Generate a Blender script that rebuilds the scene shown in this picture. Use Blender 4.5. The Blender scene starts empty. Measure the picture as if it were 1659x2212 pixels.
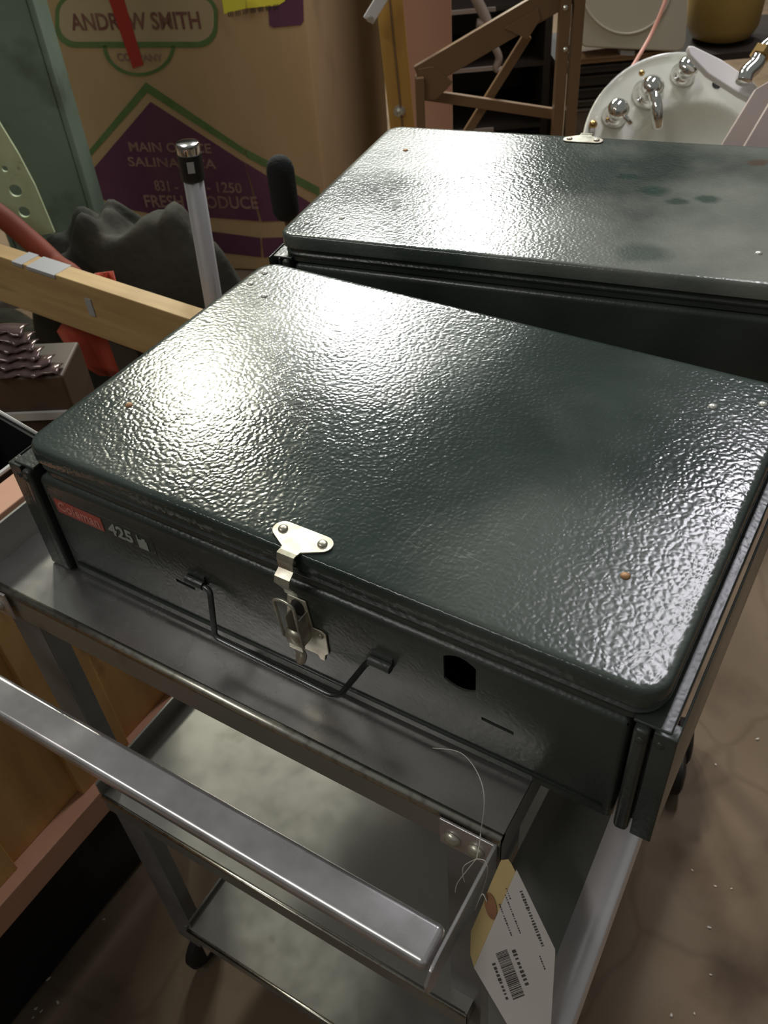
import bpy, bmesh, math, random
from mathutils import Vector, Matrix
from mathutils.noise import noise as pnoise
random.seed(7)
SC = bpy.context.scene
COL = SC.collection
Z0 = 0.78                      # height of the cart's top tray above the floor
# ------------------------------------------------------------------ camera
FPX = 1942.63
CR = [Vector((0.857123, 0.511538, -0.060500)), Vector((0.310, -0.608, -0.731)), Vector((-0.413, 0.606, -0.680))]
_a, _b, _c = -0.597898938, 0.747361348, -0.0868050025
_fw = Vector((math.sin(_a)*math.cos(_b), math.cos(_a)*math.cos(_b), -math.sin(_b)))
_rt = _fw.cross(Vector((0, 0, 1))).normalized(); _up = _rt.cross(_fw)
CR = [_rt*math.cos(_c)+_up*math.sin(_c), -(-_rt*math.sin(_c)+_up*math.cos(_c)), _fw]
CP = Vector((0.49523, -0.281525, 0.506337))
cam = bpy.data.cameras.new('camera'); co = bpy.data.objects.new('camera', cam); COL.objects.link(co)
cam.sensor_fit = 'VERTICAL'; cam.sensor_height = 36.0; cam.lens = FPX/2212*36.0
cam.clip_start = 0.02; cam.clip_end = 60
m3 = Matrix((CR[0], -CR[1], -CR[2])).transposed()
co.matrix_world = Matrix.Translation(CP+Vector((0, 0, Z0))) @ m3.to_4x4()
cam.dof.use_dof = True; cam.dof.focus_distance = 0.62; cam.dof.aperture_fstop = 20
SC.camera = co
# ------------------------------------------------------------------ world, lights, exposure
SC.view_settings.view_transform = 'Standard'; SC.view_settings.look = 'None'
SC.view_settings.gamma = 1; SC.view_settings.use_curve_mapping = False
SC.view_settings.exposure = 0.0
w = bpy.data.worlds.new('world'); SC.world = w; w.use_nodes = True
WN = w.node_tree.nodes; WL = w.node_tree.links
_tc = WN.new('ShaderNodeTexCoord'); _sp = WN.new('ShaderNodeSeparateXYZ'); WL.new(_tc.outputs['Generated'], _sp.inputs[0])
_rp = WN.new('ShaderNodeValToRGB'); WL.new(_sp.outputs['Z'], _rp.inputs[0])      # dim hall: dark clutter low, lit grey ceiling high
_rp.color_ramp.elements[0].position = 0.08; _rp.color_ramp.elements[0].color = (.045, .040, .034, 1)
_rp.color_ramp.elements[1].position = 0.42; _rp.color_ramp.elements[1].color = (.150, .158, .148, 1)
WL.new(_rp.outputs[0], WN['Background'].inputs[0]); WN['Background'].inputs[1].default_value = 1.0
def area(name, loc, target, sx, sy, power, col):
    l = bpy.data.lights.new(name, 'AREA'); l.shape = 'RECTANGLE'; l.size = sx; l.size_y = sy
    l.energy = power; l.color = col
    o = bpy.data.objects.new(name, l); COL.objects.link(o)
    o.location = Vector(loc)+Vector((0, 0, Z0))
    d = Vector(target)-Vector(loc)
    o.rotation_euler = d.to_track_quat('-Z', 'Y').to_euler()
    return o
area('ceiling_light_near', (-2.20, 2.22, 2.2), (-1.2, 1.3, 0), 0.34, 0.34, 46, (1.0, 0.98, 0.78))
area('ceiling_light_far', (-2.02, 3.30, 2.2), (-1.0, 2.0, 0), 0.42, 0.42, 78, (0.97, 1.0, 0.93))
area('ceiling_light_farthest', (-2.10, 4.70, 2.2), (-1.0, 2.4, 0), 0.46, 0.40, 58, (0.97, 1.0, 0.93))
_r = area('ceiling_light_right', (0.24, 2.25, 2.4), (0.24, 2.25, 0), 0.20, 1.6, 34, (0.95, 0.93, 1.0)); _r.rotation_euler = (0, 0, 0)
area('ceiling_light_front', (-0.75, -1.35, 2.2), (0.2, 0.0, 0), 1.7, 0.10, 15, (1.0, 0.98, 0.92))

# ------------------------------------------------------------------ helpers
def ray(u, v): return CR[0]*((u-829.5)/FPX)+CR[1]*((v-1106)/FPX)+CR[2]
def pd(u, v, d): return CP+ray(u, v)*d                              # point at forward distance d
def pz(u, v, z): r = ray(u, v); return CP+r*((z-CP.z)/r.z)
def py(u, v, y): r = ray(u, v); return CP+r*((y-CP.y)/r.y)
def px(u, v, x): r = ray(u, v); return CP+r*((x-CP.x)/r.x)
FH = Vector((CR[2].x, CR[2].y, 0)).normalized(); RH = Vector((FH.y, -FH.x, 0)); UZ = Vector((0, 0, 1))
def pl(u, v, L):                                                    # point at horizontal distance L
    r = ray(u, v); return CP+r*(L/r.dot(FH))
def tag(o, label=None, cat=None, group=None, kind=None):
    if label: o['label'] = label
    if cat: o['category'] = cat
    if group: o['group'] = group
    if kind: o['kind'] = kind
    return o
def empty(name, base, label, cat, group=None, kind=None):
    o = bpy.data.objects.new(name, None); COL.objects.link(o)
    o.location = Vector(base)+Vector((0, 0, Z0)); o.empty_display_size = 0.05
    o['base'] = list(base)
    return tag(o, label, cat, group, kind)
def obj(name, bm, m, parent=None, smooth=False, label=None, bevel=0, seg=2, angle=35):
    """bm is in tray-relative scene coordinates; the mesh is stored relative to its thing's base"""
    root = parent
    while root is not None and root.parent: root = root.parent
    if root is not None: off = Vector(root['base'])
    else:
        xs = [v.co for v in bm.verts]
        off = Vector(((min(p.x for p in xs)+max(p.x for p in xs))/2, (min(p.y for p in xs)+max(p.y for p in xs))/2, min(p.z for p in xs)))
    bmesh.ops.recalc_face_normals(bm, faces=bm.faces)
    for v in bm.verts: v.co -= off
    me = bpy.data.meshes.new(name); bm.to_mesh(me); bm.free()
    if isinstance(m, (list, tuple)):
        for k in m: me.materials.append(k)
    else: me.materials.append(m)
    if smooth:
        for p in me.polygons: p.use_smooth = True
    o = bpy.data.objects.new(name, me); COL.objects.link(o)
    if parent is not None: o.parent = parent
    else: o.location = off+Vector((0, 0, Z0)); o['base'] = list(off)
    if bevel:
        b = o.modifiers.new('bevel', 'BEVEL'); b.width = bevel; b.segments = seg; b.limit_method = 'ANGLE'; b.angle_limit = math.radians(angle)
        for p in me.polygons: p.use_smooth = True
        b.harden_normals = False
        ws = o.modifiers.new('wn', 'WEIGHTED_NORMAL'); ws.keep_sharp = False
    if label: o['label'] = label
    return o
def NB(): return bmesh.new()
def hexa(bm, pts):
    vs = [bm.verts.new(p) for p in pts]
    for f in ((3, 2, 1, 0), (4, 5, 6, 7), (0, 1, 5, 4), (1, 2, 6, 5), (2, 3, 7, 6), (3, 0, 4, 7)): bm.faces.new([vs[i] for i in f])
    return vs
def box(bm, x0, x1, y0, y1, z0, z1):
    return hexa(bm, [(x0, y0, z0), (x1, y0, z0), (x1, y1, z0), (x0, y1, z0), (x0, y0, z1), (x1, y0, z1), (x1, y1, z1), (x0, y1, z1)])
def beam(bm, a, b, w_, t, side=None):
    """straight board from a to b, w_ wide along `side`, t thick across"""
    a = Vector(a); b = Vector(b); d = (b-a).normalized()
    s = Vector(side) if side is not None else d.cross(UZ)
    s = (s-d*s.dot(d)).normalized(); n = d.cross(s).normalized()
    pts = []
    for p in (a, b):
        for i, j in ((-1, -1), (1, -1), (1, 1), (-1, 1)): pts.append(p+s*(i*w_/2)+n*(j*t/2))
    return hexa(bm, pts)
def tube(bm, pts, r, n=12, cap=True, rr=None):
    pts = [Vector(p) for p in pts]; rings = []
    prev = None
    for i, p in enumerate(pts):
        d = (pts[min(i+1, len(pts)-1)]-pts[max(i-1, 0)]).normalized()
        if prev is None:
            q = d.cross(UZ)
            if q.length < 0.1: q = d.cross(Vector((1, 0, 0)))
        else: q = prev-d*prev.dot(d)
        q.normalize(); prev = q; k = d.cross(q)
        R_ = rr[i] if rr else r
        rings.append([bm.verts.new(p+(q*math.cos(2*math.pi*j/n)+k*math.sin(2*math.pi*j/n))*R_) for j in range(n)])
    for a, b in zip(rings, rings[1:]):
        for j in range(n): bm.faces.new((a[j], a[(j+1) % n], b[(j+1) % n], b[j]))
    if cap: bm.faces.new(rings[0][::-1]); bm.faces.new(rings[-1])
def smoothpath(pts, k=6):
    pts = [Vector(p) for p in pts]; out = []
    for i in range(len(pts)-1):
        p0 = pts[max(i-1, 0)]; p1 = pts[i]; p2 = pts[i+1]; p3 = pts[min(i+2, len(pts)-1)]
        for j in range(k):
            t = j/k
            out.append(0.5*((2*p1)+(p2-p0)*t+(2*p0-5*p1+4*p2-p3)*t*t+(3*p1-p0-3*p2+p3)*t**3))
    out.append(pts[-1]); return out
def fillet(pts, r, k=6):
    pts = [Vector(p) for p in pts]; out = [pts[0]]
    for i in range(1, len(pts)-1):
        a = (pts[i-1]-pts[i]); b = (pts[i+1]-pts[i]); rr = min(r, a.length*.49, b.length*.49)
        A = pts[i]+a.normalized()*rr; B = pts[i]+b.normalized()*rr
        for j in range(k+1):
            t = j/k; out.append(A*(1-t)**2+pts[i]*2*t*(1-t)+B*t*t)
    out.append(pts[-1]); return out
def lathe(bm, c, axis, prof, n=20, x=None):
    """prof: (radius, distance along axis)"""
    c = Vector(c); ax = Vector(axis).normalized()
    q = Vector(x) if x is not None else (ax.cross(UZ) if abs(ax.z) < .9 else ax.cross(Vector((1, 0, 0))))
    q = (q-ax*q.dot(ax)).normalized(); k = ax.cross(q); rings = []
    for r, h in prof:
        r = max(r, 1e-5)
        rings.append([bm.verts.new(c+ax*h+(q*math.cos(2*math.pi*j/n)+k*math.sin(2*math.pi*j/n))*r) for j in range(n)])
    for a, b in zip(rings, rings[1:]):
        for j in range(n): bm.faces.new((a[j], a[(j+1) % n], b[(j+1) % n], b[j]))
    bm.faces.new(rings[0][::-1]); bm.faces.new(rings[-1])
def prism(bm, pts, thick):
    """polygon given as world points, extruded by vector thick"""
    t = Vector(thick); a = [bm.verts.new(p) for p in pts]; b = [bm.verts.new(Vector(p)+t) for p in pts]
    bm.faces.new(a); bm.faces.new(b[::-1]); n = len(a)
    for i in range(n): bm.faces.new((a[i], b[i], b[(i+1) % n], a[(i+1) % n]))
def rrect(x0, x1, y0, y1, r, k=6):
    out = []
    for cx_, cy_, a0 in ((x1-r, y1-r, 0), (x0+r, y1-r, 90), (x0+r, y0+r, 180), (x1-r, y0+r, 270)):
        for j in range(k+1):
            a = math.radians(a0+90*j/k); out.append((cx_+r*math.cos(a), cy_+r*math.sin(a)))
    return out
def loft(bm, x0, x1, y0, y1, r, prof, k=6):
    """rounded rectangle swept through (outset, z) steps, capped"""
    rings = []
    for o, z in prof:
        rings.append([bm.verts.new((p[0], p[1], z)) for p in rrect(x0-o, x1+o, y0-o, y1+o, max(r+o, .0005), k)])
    n = len(rings[0])
    for a, b in zip(rings, rings[1:]):
        for j in range(n): bm.faces.new((a[j], a[(j+1) % n], b[(j+1) % n], b[j]))
    bm.faces.new(rings[0]); bm.faces.new(rings[-1])
def text_bm(s, size, M, width=None, ext=0.0004, bold=0.0, align='CENTER'):
    """text in the local xy plane, width-fitted, mapped by matrix M, thickness along local z"""
    cu = bpy.data.curves.new('t', 'FONT'); cu.body = s; cu.size = size; cu.align_x = align; cu.align_y = 'CENTER'
    cu.offset = bold; cu.extrude = ext/2; cu.resolution_u = 3
    o = bpy.data.objects.new('t', cu); COL.objects.link(o)
    bpy.context.view_layer.update()
    me = bpy.data.meshes.new_from_object(o.evaluated_get(bpy.context.evaluated_depsgraph_get()))
    bpy.data.objects.remove(o); bpy.data.curves.remove(cu)
    bm = bmesh.new(); bm.from_mesh(me); bpy.data.meshes.remove(me)
    sx = 1
    if width and bm.verts:
        xs = [v.co.x for v in bm.verts]; sx = width/(max(xs)-min(xs))
    for v in bm.verts: v.co = M @ Vector((v.co.x*sx, v.co.y, v.co.z))
    return bm
def join(bm, other):
    me = bpy.data.meshes.new('tmp'); other.to_mesh(me); other.free(); bm.from_mesh(me); bpy.data.meshes.remove(me)
def frame(o, x, y):
    x = Vector(x).normalized(); y = Vector(y); y = (y-x*y.dot(x)).normalized(); z = x.cross(y)
    M = Matrix((x, y, z)).transposed().to_4x4(); M.translation = Vector(o); return M

# ------------------------------------------------------------------ materials
def mat(name, col, rough=.5, metal=0, col2=None, scale=8, spread=(.35, .65), bump=0, bscale=60, bdist=.001, detail=5,
        stretch=None, spec=.5, coat=0, stain=None, sscale=3, sspread=(.55, .7), rvar=0, coords='Object'):
    m = bpy.data.materials.new(name); m.use_nodes = True; nt = m.node_tree; N = nt.nodes; L = nt.links
    b = N['Principled BSDF']; b.inputs['Roughness'].default_value = rough; b.inputs['Metallic'].default_value = metal
    b.inputs['Specular IOR Level'].default_value = spec; b.inputs['Coat Weight'].default_value = coat
    tc = N.new('ShaderNodeTexCoord'); mp = N.new('ShaderNodeMapping'); L.new(tc.outputs[coords], mp.inputs[0])
    if stretch: mp.inputs['Scale'].default_value = stretch
    c = (*col, 1); b.inputs['Base Color'].default_value = c
    last = None
    def nz(sc, det=5):
        n = N.new('ShaderNodeTexNoise'); n.inputs['Scale'].default_value = sc; n.inputs['Detail'].default_value = det
        L.new(mp.outputs[0], n.inputs['Vector']); return n
    def ramp(src, lo, hi, c0, c1):
        r = N.new('ShaderNodeValToRGB'); r.color_ramp.elements[0].position = lo; r.color_ramp.elements[1].position = hi
        r.color_ramp.elements[0].color = c0; r.color_ramp.elements[1].color = c1; L.new(src, r.inputs[0]); return r
    if col2:
        n = nz(scale, detail); r = ramp(n.outputs[0], spread[0], spread[1], c, (*col2, 1)); last = r.outputs[0]
        L.new(last, b.inputs['Base Color'])
    if stain:
        n = nz(sscale, 8); r = ramp(n.outputs[0], sspread[0], sspread[1], (0, 0, 0, 1), (1, 1, 1, 1))
        mx = N.new('ShaderNodeMixRGB'); L.new(r.outputs[0], mx.inputs[0]); mx.inputs[1].default_value = c
        if last: L.new(last, mx.inputs[1])
        mx.inputs[2].default_value = (*stain, 1); L.new(mx.outputs[0], b.inputs['Base Color'])
    if rvar:
        n = nz(sscale*2.3, 6); r = N.new('ShaderNodeMapRange'); L.new(n.outputs[0], r.inputs[0])
        r.inputs[3].default_value = max(rough-rvar, .03); r.inputs[4].default_value = rough+rvar; r.inputs[1].default_value = .3; r.inputs[2].default_value = .7
        L.new(r.outputs[0], b.inputs['Roughness'])
    if bump:
        n = nz(bscale, 3); bp = N.new('ShaderNodeBump'); bp.inputs['Strength'].default_value = bump; bp.inputs['Distance'].default_value = bdist
        L.new(n.outputs[0], bp.inputs['Height']); L.new(bp.outputs[0], b.inputs['Normal'])
    return m
def enamel(name, bstr, dust, spots=None, scratches=False, base=(.014, .024, .022), basew=(.026, .042, .038), rough=.10):
    """wrinkle-finish dark green enamel with dust film"""
    m = bpy.data.materials.new(name); m.use_nodes = True; nt = m.node_tree; N = nt.nodes; L = nt.links
    b = N['Principled BSDF']; b.inputs['Specular IOR Level'].default_value = .5
    tc = N.new('ShaderNodeTexCoord'); O = tc.outputs['Object']
    def noise(sc, det=4, vec=O):
        n = N.new('ShaderNodeTexNoise'); n.inputs['Scale'].default_value = sc; n.inputs['Detail'].default_value = det; L.new(vec, n.inputs['Vector']); return n
    def rng(src, a, b_, c, d):
        r = N.new('ShaderNodeMapRange'); L.new(src, r.inputs[0])
        for i, x in enumerate((a, b_, c, d)): r.inputs[i+1].default_value = x
        return r.outputs[0]
    n1 = noise(9, 6); mx = N.new('ShaderNodeMixRGB'); L.new(rng(n1.outputs[0], .35, .65, 0, 1), mx.inputs[0])
    mx.inputs[1].default_value = (*base, 1); mx.inputs[2].default_value = (*basew, 1)
    n2 = noise(5, 9); d1 = rng(n2.outputs[0], .42, .68, 0.15*dust, dust)
    mx2 = N.new('ShaderNodeMixRGB'); L.new(d1, mx2.inputs[0]); L.new(mx.outputs[0], mx2.inputs[1]); mx2.inputs[2].default_value = (.24, .245, .215, 1)
    colout = mx2.outputs[0]
    if spots:
        for (x, y, r, cc) in spots:
            vm = N.new('ShaderNodeVectorMath'); vm.operation = 'DISTANCE'; nn = noise(60, 3)
            mxv = N.new('ShaderNodeVectorMath'); mxv.operation = 'MULTIPLY_ADD'; L.new(nn.outputs['Color'], mxv.inputs[0])
            mxv.inputs[1].default_value = (.012, .012, 0); L.new(O, mxv.inputs[2])
            fl = N.new('ShaderNodeVectorMath'); fl.operation = 'MULTIPLY'; L.new(mxv.outputs[0], fl.inputs[0]); fl.inputs[1].default_value = (1, 1.3, 0)
            L.new(fl.outputs[0], vm.inputs[0]); vm.inputs[1].default_value = (x+.006, (y+.006)*1.3, 0)
            s = rng(vm.outputs['Value'], r*.5, r, .75, 0)
            m4 = N.new('ShaderNodeMixRGB'); L.new(s, m4.inputs[0]); L.new(colout, m4.inputs[1]); m4.inputs[2].default_value = (*cc, 1); colout = m4.outputs[0]
    if scratches:
        for k, (rot, sc) in enumerate(((.35, (30, 1.2, 1)), (-.9, (1.5, 38, 1)))):
            mp = N.new('ShaderNodeMapping'); L.new(O, mp.inputs[0]); mp.inputs['Rotation'].default_value = (0, 0, rot); mp.inputs['Scale'].default_value = sc
            n = noise(2.2, 2, mp.outputs[0]); s = N.new('ShaderNodeMath'); s.operation = 'SUBTRACT'; L.new(n.outputs[0], s.inputs[0]); s.inputs[1].default_value = .5
            ab = N.new('ShaderNodeMath'); ab.operation = 'ABSOLUTE'; L.new(s.outputs[0], ab.inputs[0])
            line = rng(ab.outputs[0], 0, .0025, .35, 0); n5 = noise(6+k, 2)
            mk = N.new('ShaderNodeMath'); mk.operation = 'MULTIPLY'; L.new(line, mk.inputs[0]); L.new(rng(n5.outputs[0], .55, .65, 0, 1), mk.inputs[1])
            m5 = N.new('ShaderNodeMixRGB'); L.new(mk.outputs[0], m5.inputs[0]); L.new(colout, m5.inputs[1]); m5.inputs[2].default_value = (.3, .33, .28, 1); colout = m5.outputs[0]
    L.new(colout, b.inputs['Base Color'])
    L.new(rng(d1, 0, max(dust, .05), rough, rough+.12), b.inputs['Roughness'])
    # wrinkle bump: warped ridged cells
    wn = noise(90, 2); wv = N.new('ShaderNodeVectorMath'); wv.operation = 'MULTIPLY_ADD'; L.new(wn.outputs['Color'], wv.inputs[0]); wv.inputs[1].default_value = (.006, .006, .006); L.new(O, wv.inputs[2])
    vo = N.new('ShaderNodeTexVoronoi'); vo.feature = 'SMOOTH_F1'; vo.inputs['Scale'].default_value = 330; vo.inputs['Smoothness'].default_value = .6
    L.new(wv.outputs[0], vo.inputs['Vector'])
    big = noise(120, 3)
    ad = N.new('ShaderNodeMath'); ad.operation = 'MULTIPLY_ADD'; L.new(big.outputs[0], ad.inputs[0]); ad.inputs[1].default_value = .3; L.new(vo.outputs['Distance'], ad.inputs[2])
    bp = N.new('ShaderNodeBump'); bp.inputs['Strength'].default_value = bstr; bp.inputs['Distance'].default_value = .0009; bp.invert = True
    L.new(ad.outputs[0], bp.inputs['Height']); L.new(bp.outputs[0], b.inputs['Normal'])
    return m
M = {}
M['lid'] = enamel('lid_enamel', .20, .22, scratches=True)
M['lid2'] = enamel('dusty_lid_enamel', .20, .85, rough=.12,
                   spots=[(.14, .13, .018, (.02, .045, .035)), (.115, .15, .012, (.02, .045, .035)), (.09, .14, .014, (.02, .045, .035)),
                          (.17, .10, .012, (.02, .04, .035)), (.055, .045, .014, (.10, .06, .04)), (.13, .26, .03, (.05, .07, .06))])
M['body'] = enamel('body_enamel', .16, .14, base=(.014, .019, .017), basew=(.028, .036, .030), rough=.23)
M['black'] = mat('black_plastic', (.008, .008, .009), .45)
M['wire'] = mat('dark_steel_wire', (.20, .21, .21), .25, .7, col2=(.04, .045, .045), scale=30)
M['latch'] = mat('zinc_plated_steel', (.62, .60, .50), .34, .75, col2=(.36, .28, .22), scale=45, spread=(.48, .70), rvar=.1, sscale=20)
M['rivet'] = mat('aluminium_rivet', (.66, .64, .58), .35, .4)
M['rust'] = mat('rusty_rivet', (.50, .30, .16), .6, .3, col2=(.30, .15, .07), scale=300)
M['tray'] = mat('worn_steel', (.36, .35, .32), .34, .6, col2=(.26, .255, .235), scale=5, stain=(.15, .135, .115), sscale=16, sspread=(.66, .8), rvar=.05)
M['toptray'] = mat('scuffed_steel_tray', (.50, .48, .47), .26, .88, col2=(.40, .385, .37), scale=5, stain=(.20, .175, .15), sscale=16, sspread=(.64, .78), rvar=.05)
M['bar'] = mat('polished_steel', (.78, .74, .75), .24, .78, col2=(.50, .47, .47), scale=26, spread=(.35, .7), rvar=.09, sscale=9, bump=.05, bscale=40, bdist=.0006)
M['rollededge'] = mat('bright_edge_steel', (.60, .57, .50), .30, 1, col2=(.34, .31, .27), scale=180, spread=(.5, .75))
M['leg'] = mat('dull_grey_leg', (.27, .26, .265), .45, .3, col2=(.19, .185, .185), scale=12)
M['red_print'] = mat('red_sticker', (.44, .075, .05), .4, col2=(.36, .09, .07), scale=120)
M['white_print'] = mat('faded_white_print', (.50, .48, .44), .5)
M['pink_print'] = mat('faded_pink_print', (.56, .22, .18), .5)
M['grey_print'] = mat('grey_print', (.30, .32, .28), .5)
M['outline_print'] = mat('thin_grey_line', (.05, .06, .05), .5)
M['manila'] = mat('manila_card', (.58, .42, .18), .8, col2=(.50, .36, .16), scale=30)
M['paper'] = mat('white_label_paper', (.55, .48, .45), .7, col2=(.50, .43, .40), scale=12)
M['ink'] = mat('black_ink', (.05, .04, .035), .7)
M['eyelet'] = mat('brown_eyelet_card', (.28, .12, .05), .7, col2=(.22, .09, .04), scale=90)
M['thread'] = mat('white_cotton_thread', (.75, .73, .66), .5)
M['cardboard'] = mat('corrugated_cardboard', (.50, .345, .185), .85, col2=(.42, .28, .145), scale=4, stretch=(1, 1, .4), stain=(.30, .20, .11), sscale=5, sspread=(.62, .8), bump=.2, bscale=30, bdist=.002)
M['green_print'] = mat('green_box_print', (.10, .17, .05), .8, col2=(.13, .20, .07), scale=30)
M['purple_print'] = mat('purple_box_print', (.105, .030, .072), .8, col2=(.13, .045, .08), scale=9)
M['text_print'] = mat('tan_lettering', (.36, .22, .17), .8, col2=(.26, .14, .12), scale=14)
M['maroon_print'] = mat('maroon_lettering', (.16, .055, .05), .8, col2=(.24, .12, .08), scale=24)
M['cream_print'] = mat('cream_field', (.46, .35, .21), .8)
M['redtape'] = mat('red_tape', (.42, .03, .02), .4)
M['yellow'] = mat('yellow_label', (.85, .80, .07), .6)
M['greenpaint'] = mat('chipped_green_paint', (.15, .21, .155), .45, col2=(.20, .26, .20), scale=6, stain=(.05, .055, .04), sscale=5, sspread=(.55, .72), bump=.3, bscale=12, bdist=.004)
M['palegreen'] = mat('pale_green_paint', (.50, .58, .34), .55, col2=(.58, .66, .42), scale=30, stain=(.18, .19, .12), sscale=22, sspread=(.6, .7), bump=.3, bscale=40)
M['tarp'] = mat('dark_canvas', (.022, .022, .015), .85, col2=(.042, .038, .027), scale=5, spec=.3, stain=(.10, .085, .065), sscale=9, sspread=(.62, .75), bump=.7, bscale=14, bdist=.012)
M['brownjunk'] = mat('crumpled_brown_paper', (.15, .115, .08), .8, col2=(.08, .065, .05), scale=9, bump=.5, bscale=25, bdist=.005)
M['redpipe'] = mat('red_painted_pipe', (.19, .035, .014), .7, spec=.25, col2=(.13, .025, .012), scale=10)
M['pine'] = mat('raw_pine', (.52, .35, .15), .6, col2=(.40, .25, .10), scale=6, stretch=(.6, 6, 9), stain=(.20, .12, .045), sscale=3.2, sspread=(.58, .72))
M['duct'] = mat('grey_tape', (.36, .36, .37), .45)
M['redcloth'] = mat('red_plastic_sheet', (.55, .09, .05), .5, col2=(.45, .07, .04), scale=9)
M['darkwood'] = mat('dark_wood', (.07, .055, .04), .6, col2=(.04, .03, .022), scale=9)
M['sheet'] = mat('glossy_brown_sheet', (.14, .09, .08), .18, .3, col2=(.07, .045, .045), scale=9, stretch=(1, 7, 9))
M['plywood'] = mat('orange_plywood', (.58, .34, .12), .6, col2=(.46, .25, .08), scale=7, stretch=(5, 5, 1.2), stain=(.10, .055, .025), sscale=6, sspread=(.62, .8))
M['rim_wood'] = mat('pinkish_wood_rim', (.54, .29, .19), .5, col2=(.46, .235, .145), scale=9)
M['blackcase'] = mat('black_hard_case', (.010, .010, .012), .55, spec=.3, stain=(.025, .025, .02), sscale=5)
M['whiteedge'] = mat('white_piping', (.55, .54, .52), .5)
M['poletube'] = mat('grey_tube', (.30, .285, .285), .5, .1)
M['chrome'] = mat('chrome', (.80, .79, .76), .09, 1)
M['foam'] = mat('black_foam', (.008, .008, .008), .95, bump=.6, bscale=300, bdist=.002)
M['rod'] = mat('brown_rod', (.26, .13, .06), .5)
M['orangewood'] = mat('varnished_orange_wood', (.56, .32, .075), .4, col2=(.46, .25, .06), scale=8, stretch=(6, 6, .6))
M['pink'] = mat('pink_board', (.52, .30, .225), .6, col2=(.46, .26, .19), scale=3)
M['brownmetal'] = mat('brown_enamelled_steel', (.20, .115, .055), .45, .1, col2=(.235, .14, .07), scale=5)
M['lighted'] = mat('light_bolt', (.7, .68, .6), .3, .8)
M['appliance'] = mat('cream_enamel', (.52, .48, .38), .4)
M['amber'] = mat('amber_plastic', (.42, .27, .07), .45, col2=(.36, .23, .06), scale=2)
M['darkshelf'] = mat('dark_shelving', (.018, .013, .010), .5, col2=(.03, .02, .015), scale=5)
M['shelfedge'] = mat('pale_shelf_edge', (.30, .24, .20), .5)
M['porcelain'] = mat('white_porcelain', (.84, .84, .74), .14, coat=.3)
M['whiteplastic'] = mat('white_plastic', (.80, .76, .76), .35)
M['cord'] = mat('pink_cord', (.62, .30, .24), .5)
M['greyboard'] = mat('pinkish_grey_board', (.40, .32, .28), .55, col2=(.34, .27, .24), scale=4)
M['brass'] = mat('brass', (.55, .36, .14), .25, 1)
M['rubber'] = mat('black_rubber', (.02, .015, .012), .7)
M['chip'] = mat('pale_chip', (.62, .55, .48), .6)
M['wall'] = mat('brown_backdrop_wall', (.035, .024, .018), .8, col2=(.02, .015, .012), scale=2)
def concrete():
    m = mat('stained_concrete', (.215, .150, .096), .70, spec=.25, col2=(.155, .108, .072), scale=2.6, spread=(.35, .68), detail=9, stain=(.105, .068, .044), sscale=6.5, sspread=(.56, .74), rvar=.1, bump=.12, bscale=20, bdist=.002)
    nt = m.node_tree; N = nt.nodes; L = nt.links; b = N['Principled BSDF']
    src = b.inputs['Base Color'].links[0].from_socket
    tc = N.new('ShaderNodeTexCoord'); nz = N.new('ShaderNodeTexNoise'); nz.inputs['Scale'].default_value = 9; L.new(tc.outputs['Object'], nz.inputs[0])
    ad = N.new('ShaderNodeVectorMath'); ad.operation = 'MULTIPLY_ADD'; L.new(nz.outputs['Color'], ad.inputs[0]); ad.inputs[1].default_value = (.05, .05, 0); L.new(tc.outputs['Object'], ad.inputs[2])
    vo = N.new('ShaderNodeTexVoronoi'); vo.feature = 'DISTANCE_TO_EDGE'; vo.inputs['Scale'].default_value = 3.1; L.new(ad.outputs[0], vo.inputs[0])
    mr = N.new('ShaderNodeMapRange'); L.new(vo.outputs[0], mr.inputs[0]); mr.inputs[1].default_value = 0; mr.inputs[2].default_value = .022; mr.inputs[3].default_value = .32; mr.inputs[4].default_value = 0
    mx = N.new('ShaderNodeMixRGB'); L.new(mr.outputs[0], mx.inputs[0]); L.new(src, mx.inputs[1]); mx.inputs[2].default_value = (.085, .052, .034, 1)
    L.new(mx.outputs[0], b.inputs['Base Color']); return m
M['concrete'] = concrete()

# ------------------------------------------------------------------ setting
FZ = -Z0
bm = NB(); box(bm, -9, 5, -2.5, 10, FZ-.05, FZ); o = obj('floor', bm, M['concrete']); o['kind'] = 'structure'
bm = NB(); c = CP+FH*6.6; beam(bm, (c.x-RH.x*5, c.y-RH.y*5, .8), (c.x+RH.x*5, c.y+RH.y*5, .8), 3.2, .1, UZ)
for v in bm.verts: v.co.z = FZ if v.co.z < .5 else 2.4
o = obj('wall_back', bm, M['wall']); o['kind'] = 'structure'

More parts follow.
